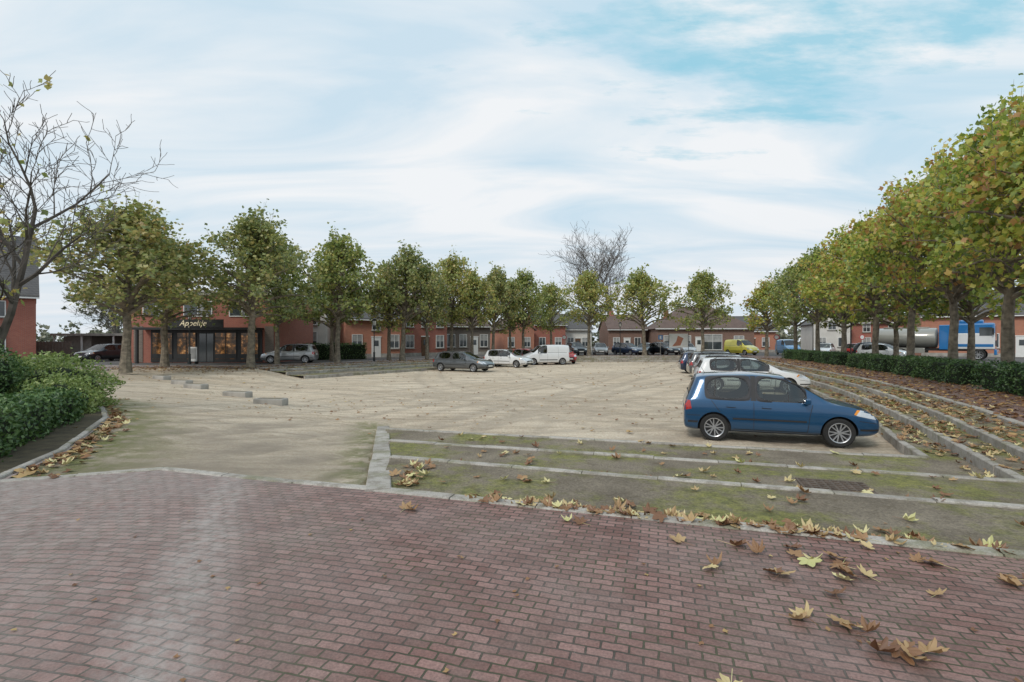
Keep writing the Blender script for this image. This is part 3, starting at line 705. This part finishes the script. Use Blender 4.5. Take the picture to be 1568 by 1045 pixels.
    nm.set_sharp_from_angle(angle=R_(42))
    o.parent=e
    ib=MB(); vv=[(v.co-v.normal*.022) for v in nm.vertices]; used={}
    vs=[];fs=[]
    for p in nm.polygons:
        if p.material_index!=1 and p.center.z>.5*sz_:
            q=[]
            for i in p.vertices:
                if i not in used: used[i]=len(vs); vs.append(vv[i])
                q.append(used[i])
            fs.append(q)
    ib.add(vs,fs,M['inter']); ib.obj('lining',e)
    bv=BVHTree.FromPolygons([v.co.copy() for v in nm.vertices],[list(p.vertices) for p in nm.polygons])
    tr=MB()
    def patch(cs,n,m,mode,mat,off=.005):
        g={}
        for i in range(n+1):
            for j in range(m+1):
                u,v=i/n,j/m
                a=(cs[0][0]*(1-u)*(1-v)+cs[1][0]*u*(1-v)+cs[2][0]*u*v+cs[3][0]*(1-u)*v); b=(cs[0][1]*(1-u)*(1-v)+cs[1][1]*u*(1-v)+cs[2][1]*u*v+cs[3][1]*(1-u)*v)
                if mode in 'LR':
                    s=1 if mode=='L' else -1; org=Vector(((a-S['L']/2)*sx,s*2,b*sz_)); d=Vector((0,-s,0))
                else:
                    s=1 if mode=='F' else -1; org=Vector((s*(Ln/2+1),a*sy,b*sz_)); d=Vector((-s,0,0))
                h=bv.ray_cast(org,d)
                if h[0] is not None:
                    nn=h[1] if h[1].dot(d)<0 else -h[1]; g[(i,j)]=h[0]+nn*off
        for i in range(n):
            for j in range(m):
                q=[g.get(k) for k in ((i,j),(i+1,j),(i+1,j+1),(i,j+1))]
                if all(v is not None for v in q) and max((q[0]-q[2]).length,(q[1]-q[3]).length)<.35: tr.add(q,[(0,1,2,3)],mat)
    hs=S is HATCH; ln=S['L']
    def line(x0,z0,x1,z1,mode,wd=.011,mat=None,n=12):
        dx,dz=x1-x0,z1-z0; l=math.hypot(dx,dz); ox,oz=-dz/l*wd/2,dx/l*wd/2
        patch([(x0-ox,z0-oz),(x1-ox,z1-oz),(x1+ox,z1+oz),(x0+ox,z0+oz)],n,1,mode,mat or M['blackp'],.003)
    for md in 'LR':
        if hs:
            line(1.47,.27,1.47,.875,md); line(.80,.62,.60,.89,md); line(1.0,.30,.95,.5,md,n=5); line(.95,.5,.80,.62,md,n=5); line(2.52,.27,2.56,.62,md); line(2.56,.62,2.62,.86,md)
            line(1.0,.285,2.52,.275,md,.012,n=20)
            patch([(1.04,.50),(2.50,.49),(2.50,.525),(1.04,.535)],16,1,md,M['blackp'],.012)
            for hx in (.92,1.64): patch([(hx,.765),(hx+.17,.76),(hx+.17,.795),(hx,.80)],3,1,md,pt,.03); patch([(hx-.01,.75),(hx+.18,.745),(hx+.18,.762),(hx-.01,.767)],3,1,md,M['blackp'],.006)
            patch([(3.42,.67),(3.80,.59),(3.72,.735),(3.50,.78)],6,4,md,M['head']); patch([(3.38,.69),(3.42,.675),(3.50,.775),(3.44,.785)],3,3,md,M['ind'],.006)
            patch([(.02,.66),(.18,.70),(.15,.88),(.05,.88)],4,4,md,M['redl'])
            patch([(2.98,.60),(3.03,.60),(3.03,.625),(2.98,.625)],2,1,md,M['ind'])
            patch([(1.0,.20),(2.55,.20),(2.55,.262),(1.0,.262)],14,1,md,M['blackp'],.006)
            line(.03,.555,.36,.56,md,.012,n=5); line(3.48,.56,3.90,.50,md,.010,n=6)
            patch([(.03,.40),(.30,.40),(.32,.44),(.03,.44)],3,1,md,M['blackp'],.008); patch([(3.5,.36),(3.86,.36),(3.86,.40),(3.5,.40)],4,1,md,M['blackp'],.008)
            line(.66,.92,.70,1.38,md,.03,n=6); line(2.16,.91,2.16,1.36,md,.014,n=6)
        else:
            line(2.2,.27,2.2,1.04,md); line(3.0,.27,3.02,1.0,md); line(1.15,.3,1.15,1.7,md,n=16); line(.3,1.15,2.15,1.15,md,.02,n=20)
            patch([(1.25,.45),(2.95,.45),(2.95,.52),(1.25,.52)],16,1,md,M['blackp'],.012); patch([(3.9,.72),(4.3,.66),(4.2,.85),(3.95,.92)],5,4,md,M['head']); patch([(.0,.7),(.12,.7),(.12,1.15),(.0,1.15)],2,5,md,M['redl'])
    patch([(-.45,.44),(.45,.44),(.40,.56),(-.40,.56)],10,3,'F',M['blackp']) ; patch([(-.55,.27),(.55,.27),(.5,.37),(-.5,.37)],10,3,'F',M['blackp'])
    patch([(-.26,.38),(.26,.38),(.26,.49),(-.26,.49)],4,2,'F',M['plate'],.012)
    for s in (-1,1):
        patch([(s*.42,.60),(s*.66,.61),(s*.70,.76),(s*.46,.71)],5,4,'F',M['head'])
        patch([(s*.52,.66),(s*.74,.66),(s*.72,.88),(s*.56,.88)],4,4,'B',M['redl'])
    patch([(-.26,.62),(.26,.62),(.26,.73),(-.26,.73)],4,2,'B',M['plate'],.012)
    if not hs: patch([(-.6,1.15),(.6,1.15),(.55,1.6),(-.55,1.6)],6,4,'B',M['winglass'],.006)
    mx,mz=((2.50-ln/2)*sx,.94*sz_) if hs else ((3.0-ln/2)*sx,1.15*sz_)
    for s in (-1,1):
        tr.box((mx,s*(W/2+.075),mz),(.11,.20,.13),pt,bev=.035); tr.box((mx-.02,s*(W/2-.02),mz-.04),(.06,.12,.04),M['blackp'])
    tr.cyl(((.5-ln/2)*sx,0,H-.01),((.40-ln/2)*sx,0,H+.16),.006,.003,M['blackp'],5)
    if name=='estate_car':
        for s in (-1,1): tr.tube([((.6-ln/2)*sx,s*W*.36,H-.06),((.75-ln/2)*sx,s*W*.36,H+.02),((2.0-ln/2)*sx,s*W*.36,H+.01),((2.15-ln/2)*sx,s*W*.36,H-.08)],[.014]*4,M['blackp'],5)
    tr.obj('trim',e)
    it=MB(); x0,x1=(.40-ln/2)*sx,(2.75-ln/2)*sx; 
    it.box(((x0+x1)/2,0,.46*sz_),(x1-x0,W*.80,.5*sz_),M['inter'])
    for s in (-1,1):
        it.box(((1.62-ln/2)*sx,s*.34,.86),(.14,.46,.5),M['inter'],bev=.05); it.box(((1.60-ln/2)*sx,s*.34,1.19*min(1,sz_)),(.09,.24,.17),M['inter'],bev=.035)
        if hs: it.box(((.72-ln/2)*sx,s*.34,1.05),(.08,.22,.15),M['inter'],bev=.03)
    it.box(((.72-ln/2)*sx,0,.78),(.15,W*.72,.42),M['inter'],bev=.05)
    it.box(((2.68-ln/2)*sx,0,.76*sz_),(.35,W*.78,.2),M['inter'],bev=.05)
    it.tube([Vector(((2.35-ln/2)*sx+.05*math.sin(t),.34+.18*math.cos(t),.91+.16*math.sin(t))) for t in np.linspace(0,6.283,17)],[.014]*17,M['blackp'],5)
    it.obj('interior',e)
    for wx in S['wx']:
        for sd in (-1,1):
            w=bpy.data.objects.new('wheel',WHEEL); COL.objects.link(w); w.parent=e; sc_=wr/.302
            w.location=((wx-ln/2)*sx,sd*(W/2-.115),wr); w.scale=(sc_,1,sc_)
            w.rotation_euler=(0,random.uniform(0,1),0 if sd>0 else math.pi)
    return e
make_car('hatchback_car',HATCH,3.92,1.68,1.50,P['blue'],6.03,11.89,ZS,R_(-17.5),sub=3)
make_car('estate_car',HATCH,4.7,1.76,1.50,P['white'],10.75,23.2,ZS,R_(-13),wrs=1.03)
make_car('estate_car',HATCH,4.4,1.74,1.5,P['silver'],12.3,28.2,ZS,R_(-12))
make_car('estate_car',HATCH,4.5,1.8,1.58,P['grey'],13.4,32.2,ZS,R_(-12))
make_car('hatchback_car',HATCH,4.1,1.72,1.5,P['navy'],13.9,36,ZS,R_(-12))
make_car('estate_car',HATCH,4.6,1.78,1.46,P['grey'],-3.6,38.3,ZS,R_(-28))
make_car('hatchback_car',HATCH,4.2,1.76,1.5,P['white'],-.3,44.6,ZS,R_(-30))
make_car('hatchback_car',HATCH,4.0,1.7,1.48,P['red'],1.8,49.5,ZS,R_(-40))
make_car('delivery_van',VAN,4.5,1.8,1.85,P['white'],3.1,48.6,ZS,R_(195))
make_car('hatchback_car',HATCH,3.9,1.7,1.75,P['red'],5.0,51.5,ZS,R_(-70))
for (nm,st,ln,h,pt,x,y,hd) in [('estate_car',HATCH,4.5,1.6,'dark',8.0,64,-80),('hatchback_car',HATCH,4.1,1.5,'silver',11.2,65,-95),('estate_car',HATCH,4.5,1.5,'navy',14.7,65,-60),
   ('hatchback_car',HATCH,4.0,1.5,'dark',17.0,65.5,-120),('estate_car',HATCH,4.5,1.6,'dark',19.4,65,-70),('hatchback_car',HATCH,4.1,1.5,'white',22.6,66,-100),
   ('delivery_van',VAN,4.4,1.9,'yellow',28.9,64.5,-70),('delivery_van',VAN,4.6,1.9,'lblue',34.5,64,-100),('hatchback_car',HATCH,4.0,1.5,'white',36,59,-130),
   ('hatchback_car',HATCH,4.1,1.52,'silver',-17.7,40.8,188),('hatchback_car',HATCH,4.2,1.5,'dark',-35.5,44.5,-100),('hatchback_car',HATCH,4.2,1.5,'red',38,55,-60),
   ('estate_car',HATCH,4.5,1.6,'dark',36,50,-60),('hatchback_car',HATCH,4.1,1.5,'white',33.5,46,-60)]:
    make_car(nm,st,ln,1.74,h,P[pt],x,y,0.0,R_(hd),sub=1)

# tanker truck
e=empty('tanker_truck',(40.6,49.5,0),R_(-46)); b=MB()
b.box((3.2,0,1.75),(2.6,2.45,1.5),P['white'],bev=.12); b.box((3.2,0,2.85),(2.6,2.43,1.05),P['truckblue'],bev=.16); b.box((2.9,0,3.5),(1.7,2.1,.35),P['truckblue'],bev=.12)
b.box((4.49,0,2.6),(.06,2.1,.95),M['winglass'],bev=.02); b.box((4.51,0,1.55),(.05,1.9,.5),M['blackp']); b.box((4.53,0,.75),(.2,2.45,.5),P['truckblue'],bev=.06)
for s in (-1,1):
    b.box((3.9,s*1.235,2.6),(.85,.03,.75),M['winglass']); b.box((3.2,s*1.24,1.35),(2.4,.02,.25),P['truckblue']); b.box((4.4,s*1.4,2.6),(.12,.22,.6),M['blackp'],bev=.03)
    b.box((4.64,s*.9,.85),(.03,.35,.2),M['head']); b.box((-1.4,s*1.15,.85),(2.0,.1,.5),P['tank'])
b.box((-.3,0,.95),(8.2,.9,.25),M['blackp']); b.box((1.2,0,2.1),(1.1,2.4,2.3),P['truckblue'],bev=.06); b.obj('cab',e)
b=MB(); n=24; st=[(-4.5,.55),(-4.3,1.0),(-4.2,1.05),(.3,1.05),(.4,1.0),(.5,.55)]
vs=[(x,1.16*r*math.cos(2*math.pi*k/n),2.05+.92*r*math.sin(2*math.pi*k/n)) for x,r in st for k in range(n)]
fs=[(i*n+k,i*n+(k+1)%n,(i+1)*n+(k+1)%n,(i+1)*n+k) for i in range(len(st)-1) for k in range(n)]+[tuple(range(n)),tuple(range((len(st)-1)*n,len(st)*n))]
b.add(vs,fs,P['tank'])
b.box((-2,0,3.05),(3.6,.5,.12),M['conc']); b.obj('tank',e,smooth=True)
for xx in (-3.4,-2.2,3.4):
    for sd in (-1,1):
        w=bpy.data.objects.new('wheel',WHEEL); COL.objects.link(w); w.parent=e; w.location=(xx,sd*1.08,.52); w.scale=(1.7,2.2,1.7); w.rotation_euler=(0,0,0 if sd>0 else math.pi)

# ------------------------------------------------------------------ buildings
def house(name,cx,cy,rot,w,dp,eave,ridge,wall,roof,kind='gable',wins=(),doors=(),chim=(),frame='white'):
    e=empty(name,(cx,cy,0),rot); x=w/2
    b=MB(); b.box((0,dp/2,eave/2),(w,dp,eave),wall)
    if kind=='gable':
        for s in (-1,1): b.add([(s*x,0,eave),(s*x,dp,eave),(s*x,dp/2,ridge)],[(0,1,2)],wall)
    if kind=='front':
        for yy in (0,dp): b.add([(-x,yy,eave),(x,yy,eave),(0,yy,ridge)],[(0,1,2)],wall)
    b.box((0,-.02,.2),(w+.02,.06,.4),M['conc'])
    b.obj('walls',e)
    r=MB(); o=.3; t=.14
    def slab(q): 
        nrm=(Vector(q[1])-Vector(q[0])).cross(Vector(q[2])-Vector(q[0])).normalized()
        if nrm.z<0: nrm=-nrm
        n=len(q); vs=[Vector(p)+nrm*.02 for p in q]+[Vector(p)+nrm*(t+.02) for p in q]
        r.add(vs,[tuple(range(n)),tuple(range(n,2*n))]+[(i,(i+1)%n,n+(i+1)%n,n+i) for i in range(n)],roof)
    if kind=='gable':
        sl=(ridge-eave)/(dp/2)
        slab([(-x-.2,-o,eave-o*sl),(x+.2,-o,eave-o*sl),(x+.2,dp/2,ridge),(-x-.2,dp/2,ridge)]); slab([(-x-.2,dp+o,eave-o*sl),(x+.2,dp+o,eave-o*sl),(x+.2,dp/2,ridge),(-x-.2,dp/2,ridge)])
        r.box((0,dp/2,ridge+.17),(w+.4,.22,.12),roof); r.box((0,-o-.08,eave-o*sl-.02),(w+.4,.14,.12),M['white'])
    elif kind=='front':
        sl=(ridge-eave)/x
        slab([(-x-o,-.2,eave-o*sl),(-x-o,dp,eave-o*sl),(0,dp,ridge),(0,-.2,ridge)]); slab([(x+o,-.2,eave-o*sl),(x+o,dp,eave-o*sl),(0,dp,ridge),(0,-.2,ridge)])
    elif kind=='hip':
        i=min(dp/2,x*.8)
        A=[(-x-o,-o,eave),(x+o,-o,eave),(x+o,dp+o,eave),(-x-o,dp+o,eave)]; B=[(-x+i,dp/2,ridge),(x-i,dp/2,ridge)]
        r.add(A+B,[(0,1,5,4),(1,2,5),(2,3,4,5),(3,0,4),(0,1,2,3)],roof); r.box((0,-o-.05,eave-.03),(w+2*o,.12,.14),M['white'])
    else:
        r.box((0,dp/2,eave+.1),(w+.3,dp+.3,.25),M['conc'])
    for (hx,hy,hz) in chim: r.box((hx,hy,hz),(.6,.6,1.4),M['brown'] if wall is not M['brown'] else M['red']); r.box((hx,hy,hz+.75),(.7,.7,.12),M['conc'])
    r.obj('roof',e)
    g=MB(); fm=M[frame]
    for (wx,wz,ww,wh) in wins:
        g.box((wx,-.012,wz),(ww-.06,.03,wh-.06),M['winglass'])
        if random.random()<.6: g.box((wx,-.03,wz+wh*.22),(ww-.14,.012,wh*.42),M['curtain'])
        for s in (-1,1): g.box((wx+s*(ww/2-.035),-.035,wz),(.07,.07,wh),fm); g.box((wx,-.034,wz+s*(wh/2-.035)),(ww-.14,.068,.07),fm)
        g.box((wx,-.038,wz),(.05,.05,wh-.14),fm); g.box((wx,-.07,wz-wh/2-.05),(ww+.16,.16,.08),M['conc'])
    for (dx,dw,dh,dm) in doors:
        g.box((dx,-.03,dh/2+.02),(dw,.06,dh),M[dm]); g.box((dx,-.04,dh+.10),(dw+.1,.09,.12),fm); g.box((dx,-.068,dh*.72),(dw*.5,.02,dh*.28),M['winglass'])
    g.obj('windows_and_doors',e)
    return e
def row(x0,x1,n,z,w,h): return [(x0+(x1-x0)*i/(n-1) if n>1 else x0,z,w,h) for i in range(n)]
house('brick_house',-42.3,38.6,R_(44),9.4,9,5.6,10.6,M['red'],M['slate'],'gable',[(2.4,1.9,1.1,1.9),(-.5,1.9,1.1,1.9),(2.4,4.3,1.1,1.3)],[(-2.6,1,2.2,'door')],[(2.5,4,10.4)])
e=empty('garden_carport',(-38.5,50,0)); b=MB(); b.box((0,0,2.35),(9.6,4,.22),M['conc']); 
for xx in (-4.6,-2,1,4.6): b.box((xx,-1.8,1.12),(.12,.12,2.24),M['white'])
b.box((-2.9,-1.2,1.12),(2.6,.1,2.2),M['conc']); b.box((0,1.9,1.12),(9.6,.1,2.24),M['greyb']); b.obj('frame',e)
b=MB(); 
for i in range(22): b.box((-47.0+i*.3,47.2,.85),(.26,.04,1.7),M['greyb'])
b.box((-43.8,47.26,1.3),(6.5,.05,.08),M['conc']); b.obj('wooden_fence')
# shop
e=empty('shop_building',(-25.0,41.3,0),R_(2)); b=MB(); b.box((0,4.5,2.75),(11.4,9,5.5),M['red']); b.obj('walls',e)
b=MB(); b.box((0,4.5,5.6),(11.7,9.3,.3),M['conc']); b.box((.2,-.75,2.72),(9.4,1.5,.18),M['black']); b.obj('roof_and_canopy',e)
b=MB()
b.box((.4,-.03,1.35),(8.8,.06,2.6),M['black'])
for (xx,ww) in ((-3.1,1.6),(-1.2,1.5),(1.9,1.7),(3.8,1.4)):
    b.box((xx,-.068,1.35),(ww,.03,2.1),M['warm']); b.box((xx,-.09,2.0),(ww,.02,.06),M['black']); b.box((xx,-.09,.52),(ww,.02,.38),M['black'])
    for q in (-.5,0,.5): b.box((xx+q*ww,-.095,1.35),(.06,.03,2.12),M['black'])
b.box((.4,-.09,1.2),(1.1,.04,2.3),M['winglass']); b.box((.4,-.1,1.2),(.06,.06,2.3),M['black'])
b.box((.2,-1.56,3.12),(4.6,.08,.62),M['black'])
for xx in (-5.0,5.35): b.box((xx,-.02,1.5),(.7,.05,2.9),M['greyb'])
for xx in (-4.2,4.7): b.box((xx,-1.35,1.31),(.16,.16,2.62),M['black'])
for (xx,ww) in ((-3.6,2.0),(-.3,2.2),(3.2,2.0)):
    b.box((xx,-.02,4.35),(ww,.05,1.2),M['winglass'])
    for s in (-1,0,1): b.box((xx+s*ww/2,-.04,4.35),(.07,.08,1.26),M['white'])
    for s in (-1,1): b.box((xx,-.038,4.35+s*.6),(ww,.07,.07),M['white'])
    b.box((xx+ww*.2,-.05,4.4),(ww*.3,.01,1.0),M['curtain'])
b.obj('storefront',e)
tc=bpy.data.curves.new('sign_text','FONT'); tc.body='Appeltje'; tc.size=.6; tc.extrude=.01; tc.align_x='CENTER'; tc.shear=.3
to=bpy.data.objects.new('sign_text',tc); COL.objects.link(to); to.parent=e; to.location=(.2,-1.63,2.94); to.rotation_euler=(R_(90),0,0); tc.materials.append(M['gold'])
b=MB(); b.box((0,0,.75),(.6,.05,1.1),M['white']); b.box((0,-.03,.8),(.5,.01,.8),M['curtain']); b.box((-.27,0,.1),(.05,.4,.2),M['metal']); b.box((.27,0,.1),(.05,.4,.2),M['metal']); b.obj('pavement_sign',loc=(-24.3,39,0))
house('flat_roof_house',-22.3,52,R_(6),6.6,8,5.2,5.2,M['render'],M['slate'],'flat',[(-2,1.7,.9,2),(0,1.7,.9,2),(2,1.7,.9,2),(-2,4.0,.9,1.2),(0,4.0,.9,1.2),(2,4.0,.9,1.2)],[])
house('gabled_house',-19.3,64,R_(10),6,8,3.6,6.5,M['render'],M['slate'],'front',[(-1.2,1.6,1.1,1.4),(1.2,1.6,1.1,1.4)])
house('brick_house',-14.6,55,R_(30),6.4,8,4.2,6.9,M['orange'],M['slate'],'gable',[(-2,1.7,1.1,1.5),(2,1.7,1.1,1.5),(0,3.3,.9,.8)],[(0,1,2.1,'white')],[(2,4,6.6)])
house('brick_house',-10.1,59.5,R_(40),6,8,5.2,7.0,M['red'],M['slate'],'gable',row(-2,2,3,4.0,1,1.3)+[(-2,1.7,1.1,1.5),(2,1.7,1.1,1.5)],[(0,1,2.2,'door')],[(-2,4,7.0)])
house('stone_cottage',-5.6,64.5,R_(25),6.2,8,3.7,5.6,M['greyb'],M['tile'],'gable',[(-2.2,1.8,1.1,1.6),(-.6,1.8,1,1.6),(2.2,1.8,1.1,1.6)],[(.9,1,2.2,'white')])
house('brick_house',1.0,72,R_(20),4.6,8,3.4,5.0,M['orange'],M['tile'],'front',[(-1.2,1.6,1,1.4),(1.2,1.6,1,1.4)])
house('brick_house',5.6,75,R_(10),4.6,8,4.2,6.0,M['red'],M['slate'],'gable',[(-1.2,1.6,1,1.4),(1.2,1.6,1,1.4)],[],[(1,4,6)])
house('rendered_house',9.9,77,R_(5),4.2,8,3.6,5.8,M['render'],M['slate'],'gable',[(-1.1,1.6,1,1.4),(1.1,1.6,1,1.4)],[(0,.8,2.1,'door')])
house('brick_house',17.3,77,R_(0),5.6,8,3.6,5.7,M['brown'],M['tile'],'gable',[(-1.6,1.6,1,1.4),(1.6,1.6,1,1.4)],[(0,1,2.1,'white')],[(-1.6,4,5.8)])
house('long_brick_building',27.2,72,R_(-3),13.4,9,3.5,6.9,M['brown'],M['tile'],'hip',[(-5,1.7,1.6,1.7),(-2.6,1.7,1.2,1.7),(1.0,1.6,2.6,2.2),(4.6,1.7,1.4,1.6)],[(-.9,1.0,2.2,'white')],[(-4.5,4,5.6)])
house('brick_house',37.5,80,R_(-8),7,8,3.4,5.6,M['orange'],M['slate'],'gable',[(-2,1.6,1.1,1.4),(2,1.6,1.1,1.4)],[(0,1,2.1,'door')])
house('white_house',47.5,76,R_(-18),5,8,4.4,6.6,M['render'],M['slate'],'front',[(-1.3,1.6,1.1,1.4),(1.3,1.6,1.1,1.4),(0,4,1.1,1.2)],[])
house('brick_house',54.5,76,R_(-20),7,8,4.6,6.6,M['red'],M['tile'],'gable',[(-1.6,1.6,1.1,1.4),(1.6,1.6,1.1,1.4),(-1.6,3.7,1,1.2),(1.6,3.7,1,1.2)],[])
house('brick_house',54.5,55.5,R_(-30),16,9,4.7,7.5,M['orange'],M['slate'],'gable',[(-5,1.8,1.5,1.6),(-2,1.8,1.5,1.6),(3,1.8,1.5,1.6),(-4,3.6,1,1),(2,3.6,1,1)],[(.6,1.1,2.2,'white')],[(-4,4.5,7.5)])
b=MB(); b.cyl((-1.2,0,0),(-1.2,0,2.6),.03,.03,M['metal'],6); b.cyl((1.2,0,0),(1.2,0,2.6),.03,.03,M['metal'],6); b.box((0,0,1.6),(2.3,.03,1.7),M['white'])
b.add([(-.8,-.03,.9),(.2,-.03,1.0),(.6,-.03,1.9),(-.1,-.03,2.2),(-.3,-.03,1.5)],[(0,1,2,3,4)],M['orange']); b.obj('advertising_banner',loc=(20.5,63,0.2))
def lantern(x,y,h=4.0):
    b=MB(); b.cyl((0,0,0),(0,0,.7),.10,.075,M['metal'],12); b.cyl((0,0,.7),(0,0,h-.6),.045,.035,M['metal'],10); b.cyl((0,0,.7),(0,0,.78),.09,.09,M['metal'],12)
    b.cyl((0,0,h-.6),(0,0,h-.5),.04,.13,M['metal'],8); b.cyl((0,0,h-.5),(0,0,h-.12),.12,.19,M['lens'],6)
    for k in range(6):
        a=k*math.pi/3; b.cyl((.125*math.cos(a),.125*math.sin(a),h-.5),(.195*math.cos(a),.195*math.sin(a),h-.12),.012,.012,M['metal'],4)
    b.cyl((0,0,h-.12),(0,0,h+.06),.23,.05,M['metal'],6); b.cyl((0,0,h+.06),(0,0,h+.16),.02,.01,M['metal'],6); b.obj('street_lantern',loc=(x,y,0))
for p in [(22.9,34.6,4.1),(-11.9,44.2,3.6),(-24.3,38.6,3.9),(13.2,62.5,4),(29.4,50,4)]: lantern(*p)
def sign(x,y,rot,shape,mt,h=2.5):
    b=MB(); b.cyl((0,0,0),(0,0,h),.03,.03,M['conc'],8)
    if shape=='round': b.cyl((0,-.05,h-.3),(0,-.035,h-.3),.32,.32,mt,24); b.cyl((0,-.056,h-.3),(0,-.051,h-.3),.22,.22,M['white'],20)
    else: b.box((0,-.045,h-.3),(.55,.02,.55),mt,bev=.006); b.box((0,-.06,h-.3),(.2,.01,.36),M['white'])
    b.obj('traffic_sign',loc=(x,y,0),rot=rot)
sign(18.2,62.8,0,'sq',P['truckblue']); sign(31,60,-.3,'round',P['red']); sign(6.4,62.8,0,'round',P['red']); sign(41,60,0,'round',P['red'])
b=MB(); b.cyl((0,0,0),(0,0,.8),.12,.09,M['conc'],12); b.cyl((0,0,.8),(0,0,4.2),.055,.05,M['conc'],12); b.box((0,0,1.3),(.24,.2,.5),M['conc'],bev=.02); b.obj('steel_post',loc=(19.6,20.2,0))

# ------------------------------------------------------------------ sky, sun, camera
w=bpy.data.worlds.new("World"); scene.world=w; w.use_nodes=True; nt=w.node_tree; nt.nodes.clear()
out=nt.nodes.new('ShaderNodeOutputWorld'); bg=nt.nodes.new('ShaderNodeBackground'); bg.inputs[1].default_value=.1; L(nt,bg.outputs[0],out.inputs[0])
sky=nt.nodes.new('ShaderNodeTexSky'); sky.sky_type='NISHITA'; sky.sun_disc=False; sky.sun_elevation=R_(42); sky.sun_rotation=R_(215)
co=nt.nodes.new('ShaderNodeTexCoord').outputs['Generated']; s=nt.nodes.new('ShaderNodeSeparateXYZ'); L(nt,co,s.inputs[0])
zc=math_(nt,'ADD',math_(nt,'MAXIMUM',s.outputs[2],0),.16)
cb=nt.nodes.new('ShaderNodeCombineXYZ'); L(nt,math_(nt,'DIVIDE',s.outputs[0],zc),cb.inputs[0]); L(nt,math_(nt,'DIVIDE',s.outputs[1],zc),cb.inputs[1])
mp=nt.nodes.new('ShaderNodeMapping'); mp.inputs['Rotation'].default_value=(0,0,R_(24)); mp.inputs['Scale'].default_value=(.55,1.35,1); L(nt,cb.outputs[0],mp.inputs[0])
nz=nt.nodes.new('ShaderNodeTexNoise'); nz.inputs['Scale'].default_value=1.25; nz.inputs['Detail'].default_value=7; nz.inputs['Roughness'].default_value=.52; nz.inputs['Distortion'].default_value=.9; L(nt,mp.outputs[0],nz.inputs['Vector'])
st=bw(nt,nz.outputs['Fac'],.38,.60)
cloud=mix(nt,st,(6.0,7.5,8.6),(8.8,9.05,9.3))
rb=math_(nt,'MULTIPLY',bw(nt,s.outputs[0],.0,.6),bw(nt,s.outputs[2],.2,.5)); rb=math_(nt,'MULTIPLY',rb,math_(nt,'SUBTRACT',1,st))
cloud=mix(nt,math_(nt,'MULTIPLY',rb,.8),cloud,(4.4,7.0,8.4))
dp=nt.nodes.new('ShaderNodeVectorMath'); dp.operation='DISTANCE'; 
nrm=Vector((.56,1,.60)).normalized(); scn=nt.nodes.new('ShaderNodeVectorMath'); scn.operation='MULTIPLY'; scn.inputs[1].default_value=(.5,1,1.7); L(nt,co,scn.inputs[0]); L(nt,scn.outputs[0],dp.inputs[0]); dp.inputs[1].default_value=(nrm.x*.5,nrm.y,nrm.z*1.7)
hole=math_(nt,'ADD',dp.outputs['Value'],math_(nt,'MULTIPLY',math_(nt,'SUBTRACT',noise(nt,mp.outputs[0],3.4,8,.62),.5),1.0))
hm=bw(nt,hole,.02,.20,1,0)
blue=mix(nt,.7,sky.outputs[0],(3.1,6.5,8.0)); blue=mix(nt,.75,blue,(3.1,6.5,8.0))
c=mix(nt,math_(nt,'MULTIPLY',hm,.85),cloud,blue)
hz=bw(nt,s.outputs[2],.0,.24,1,0); c=mix(nt,math_(nt,'MULTIPLY',hz,.6),c,(7.8,8.1,8.5))
L(nt,c,bg.inputs[0])
sd=bpy.data.lights.new('sun','SUN'); sd.energy=1.5; sd.angle=R_(14); sd.color=(1,.94,.85); so=bpy.data.objects.new('sun',sd); COL.objects.link(so)
so.rotation_euler=(R_(48),0,R_(-35)); 
cd=bpy.data.cameras.new('camera'); cd.lens=18; cd.sensor_width=36; cd.clip_end=5000; cam=bpy.data.objects.new('camera',cd); COL.objects.link(cam)
cam.location=(0,0,1.75); cam.rotation_euler=(R_(90),0,0); scene.camera=cam
scene.view_settings.view_transform='Standard'; scene.view_settings.look='None'; scene.view_settings.exposure=0
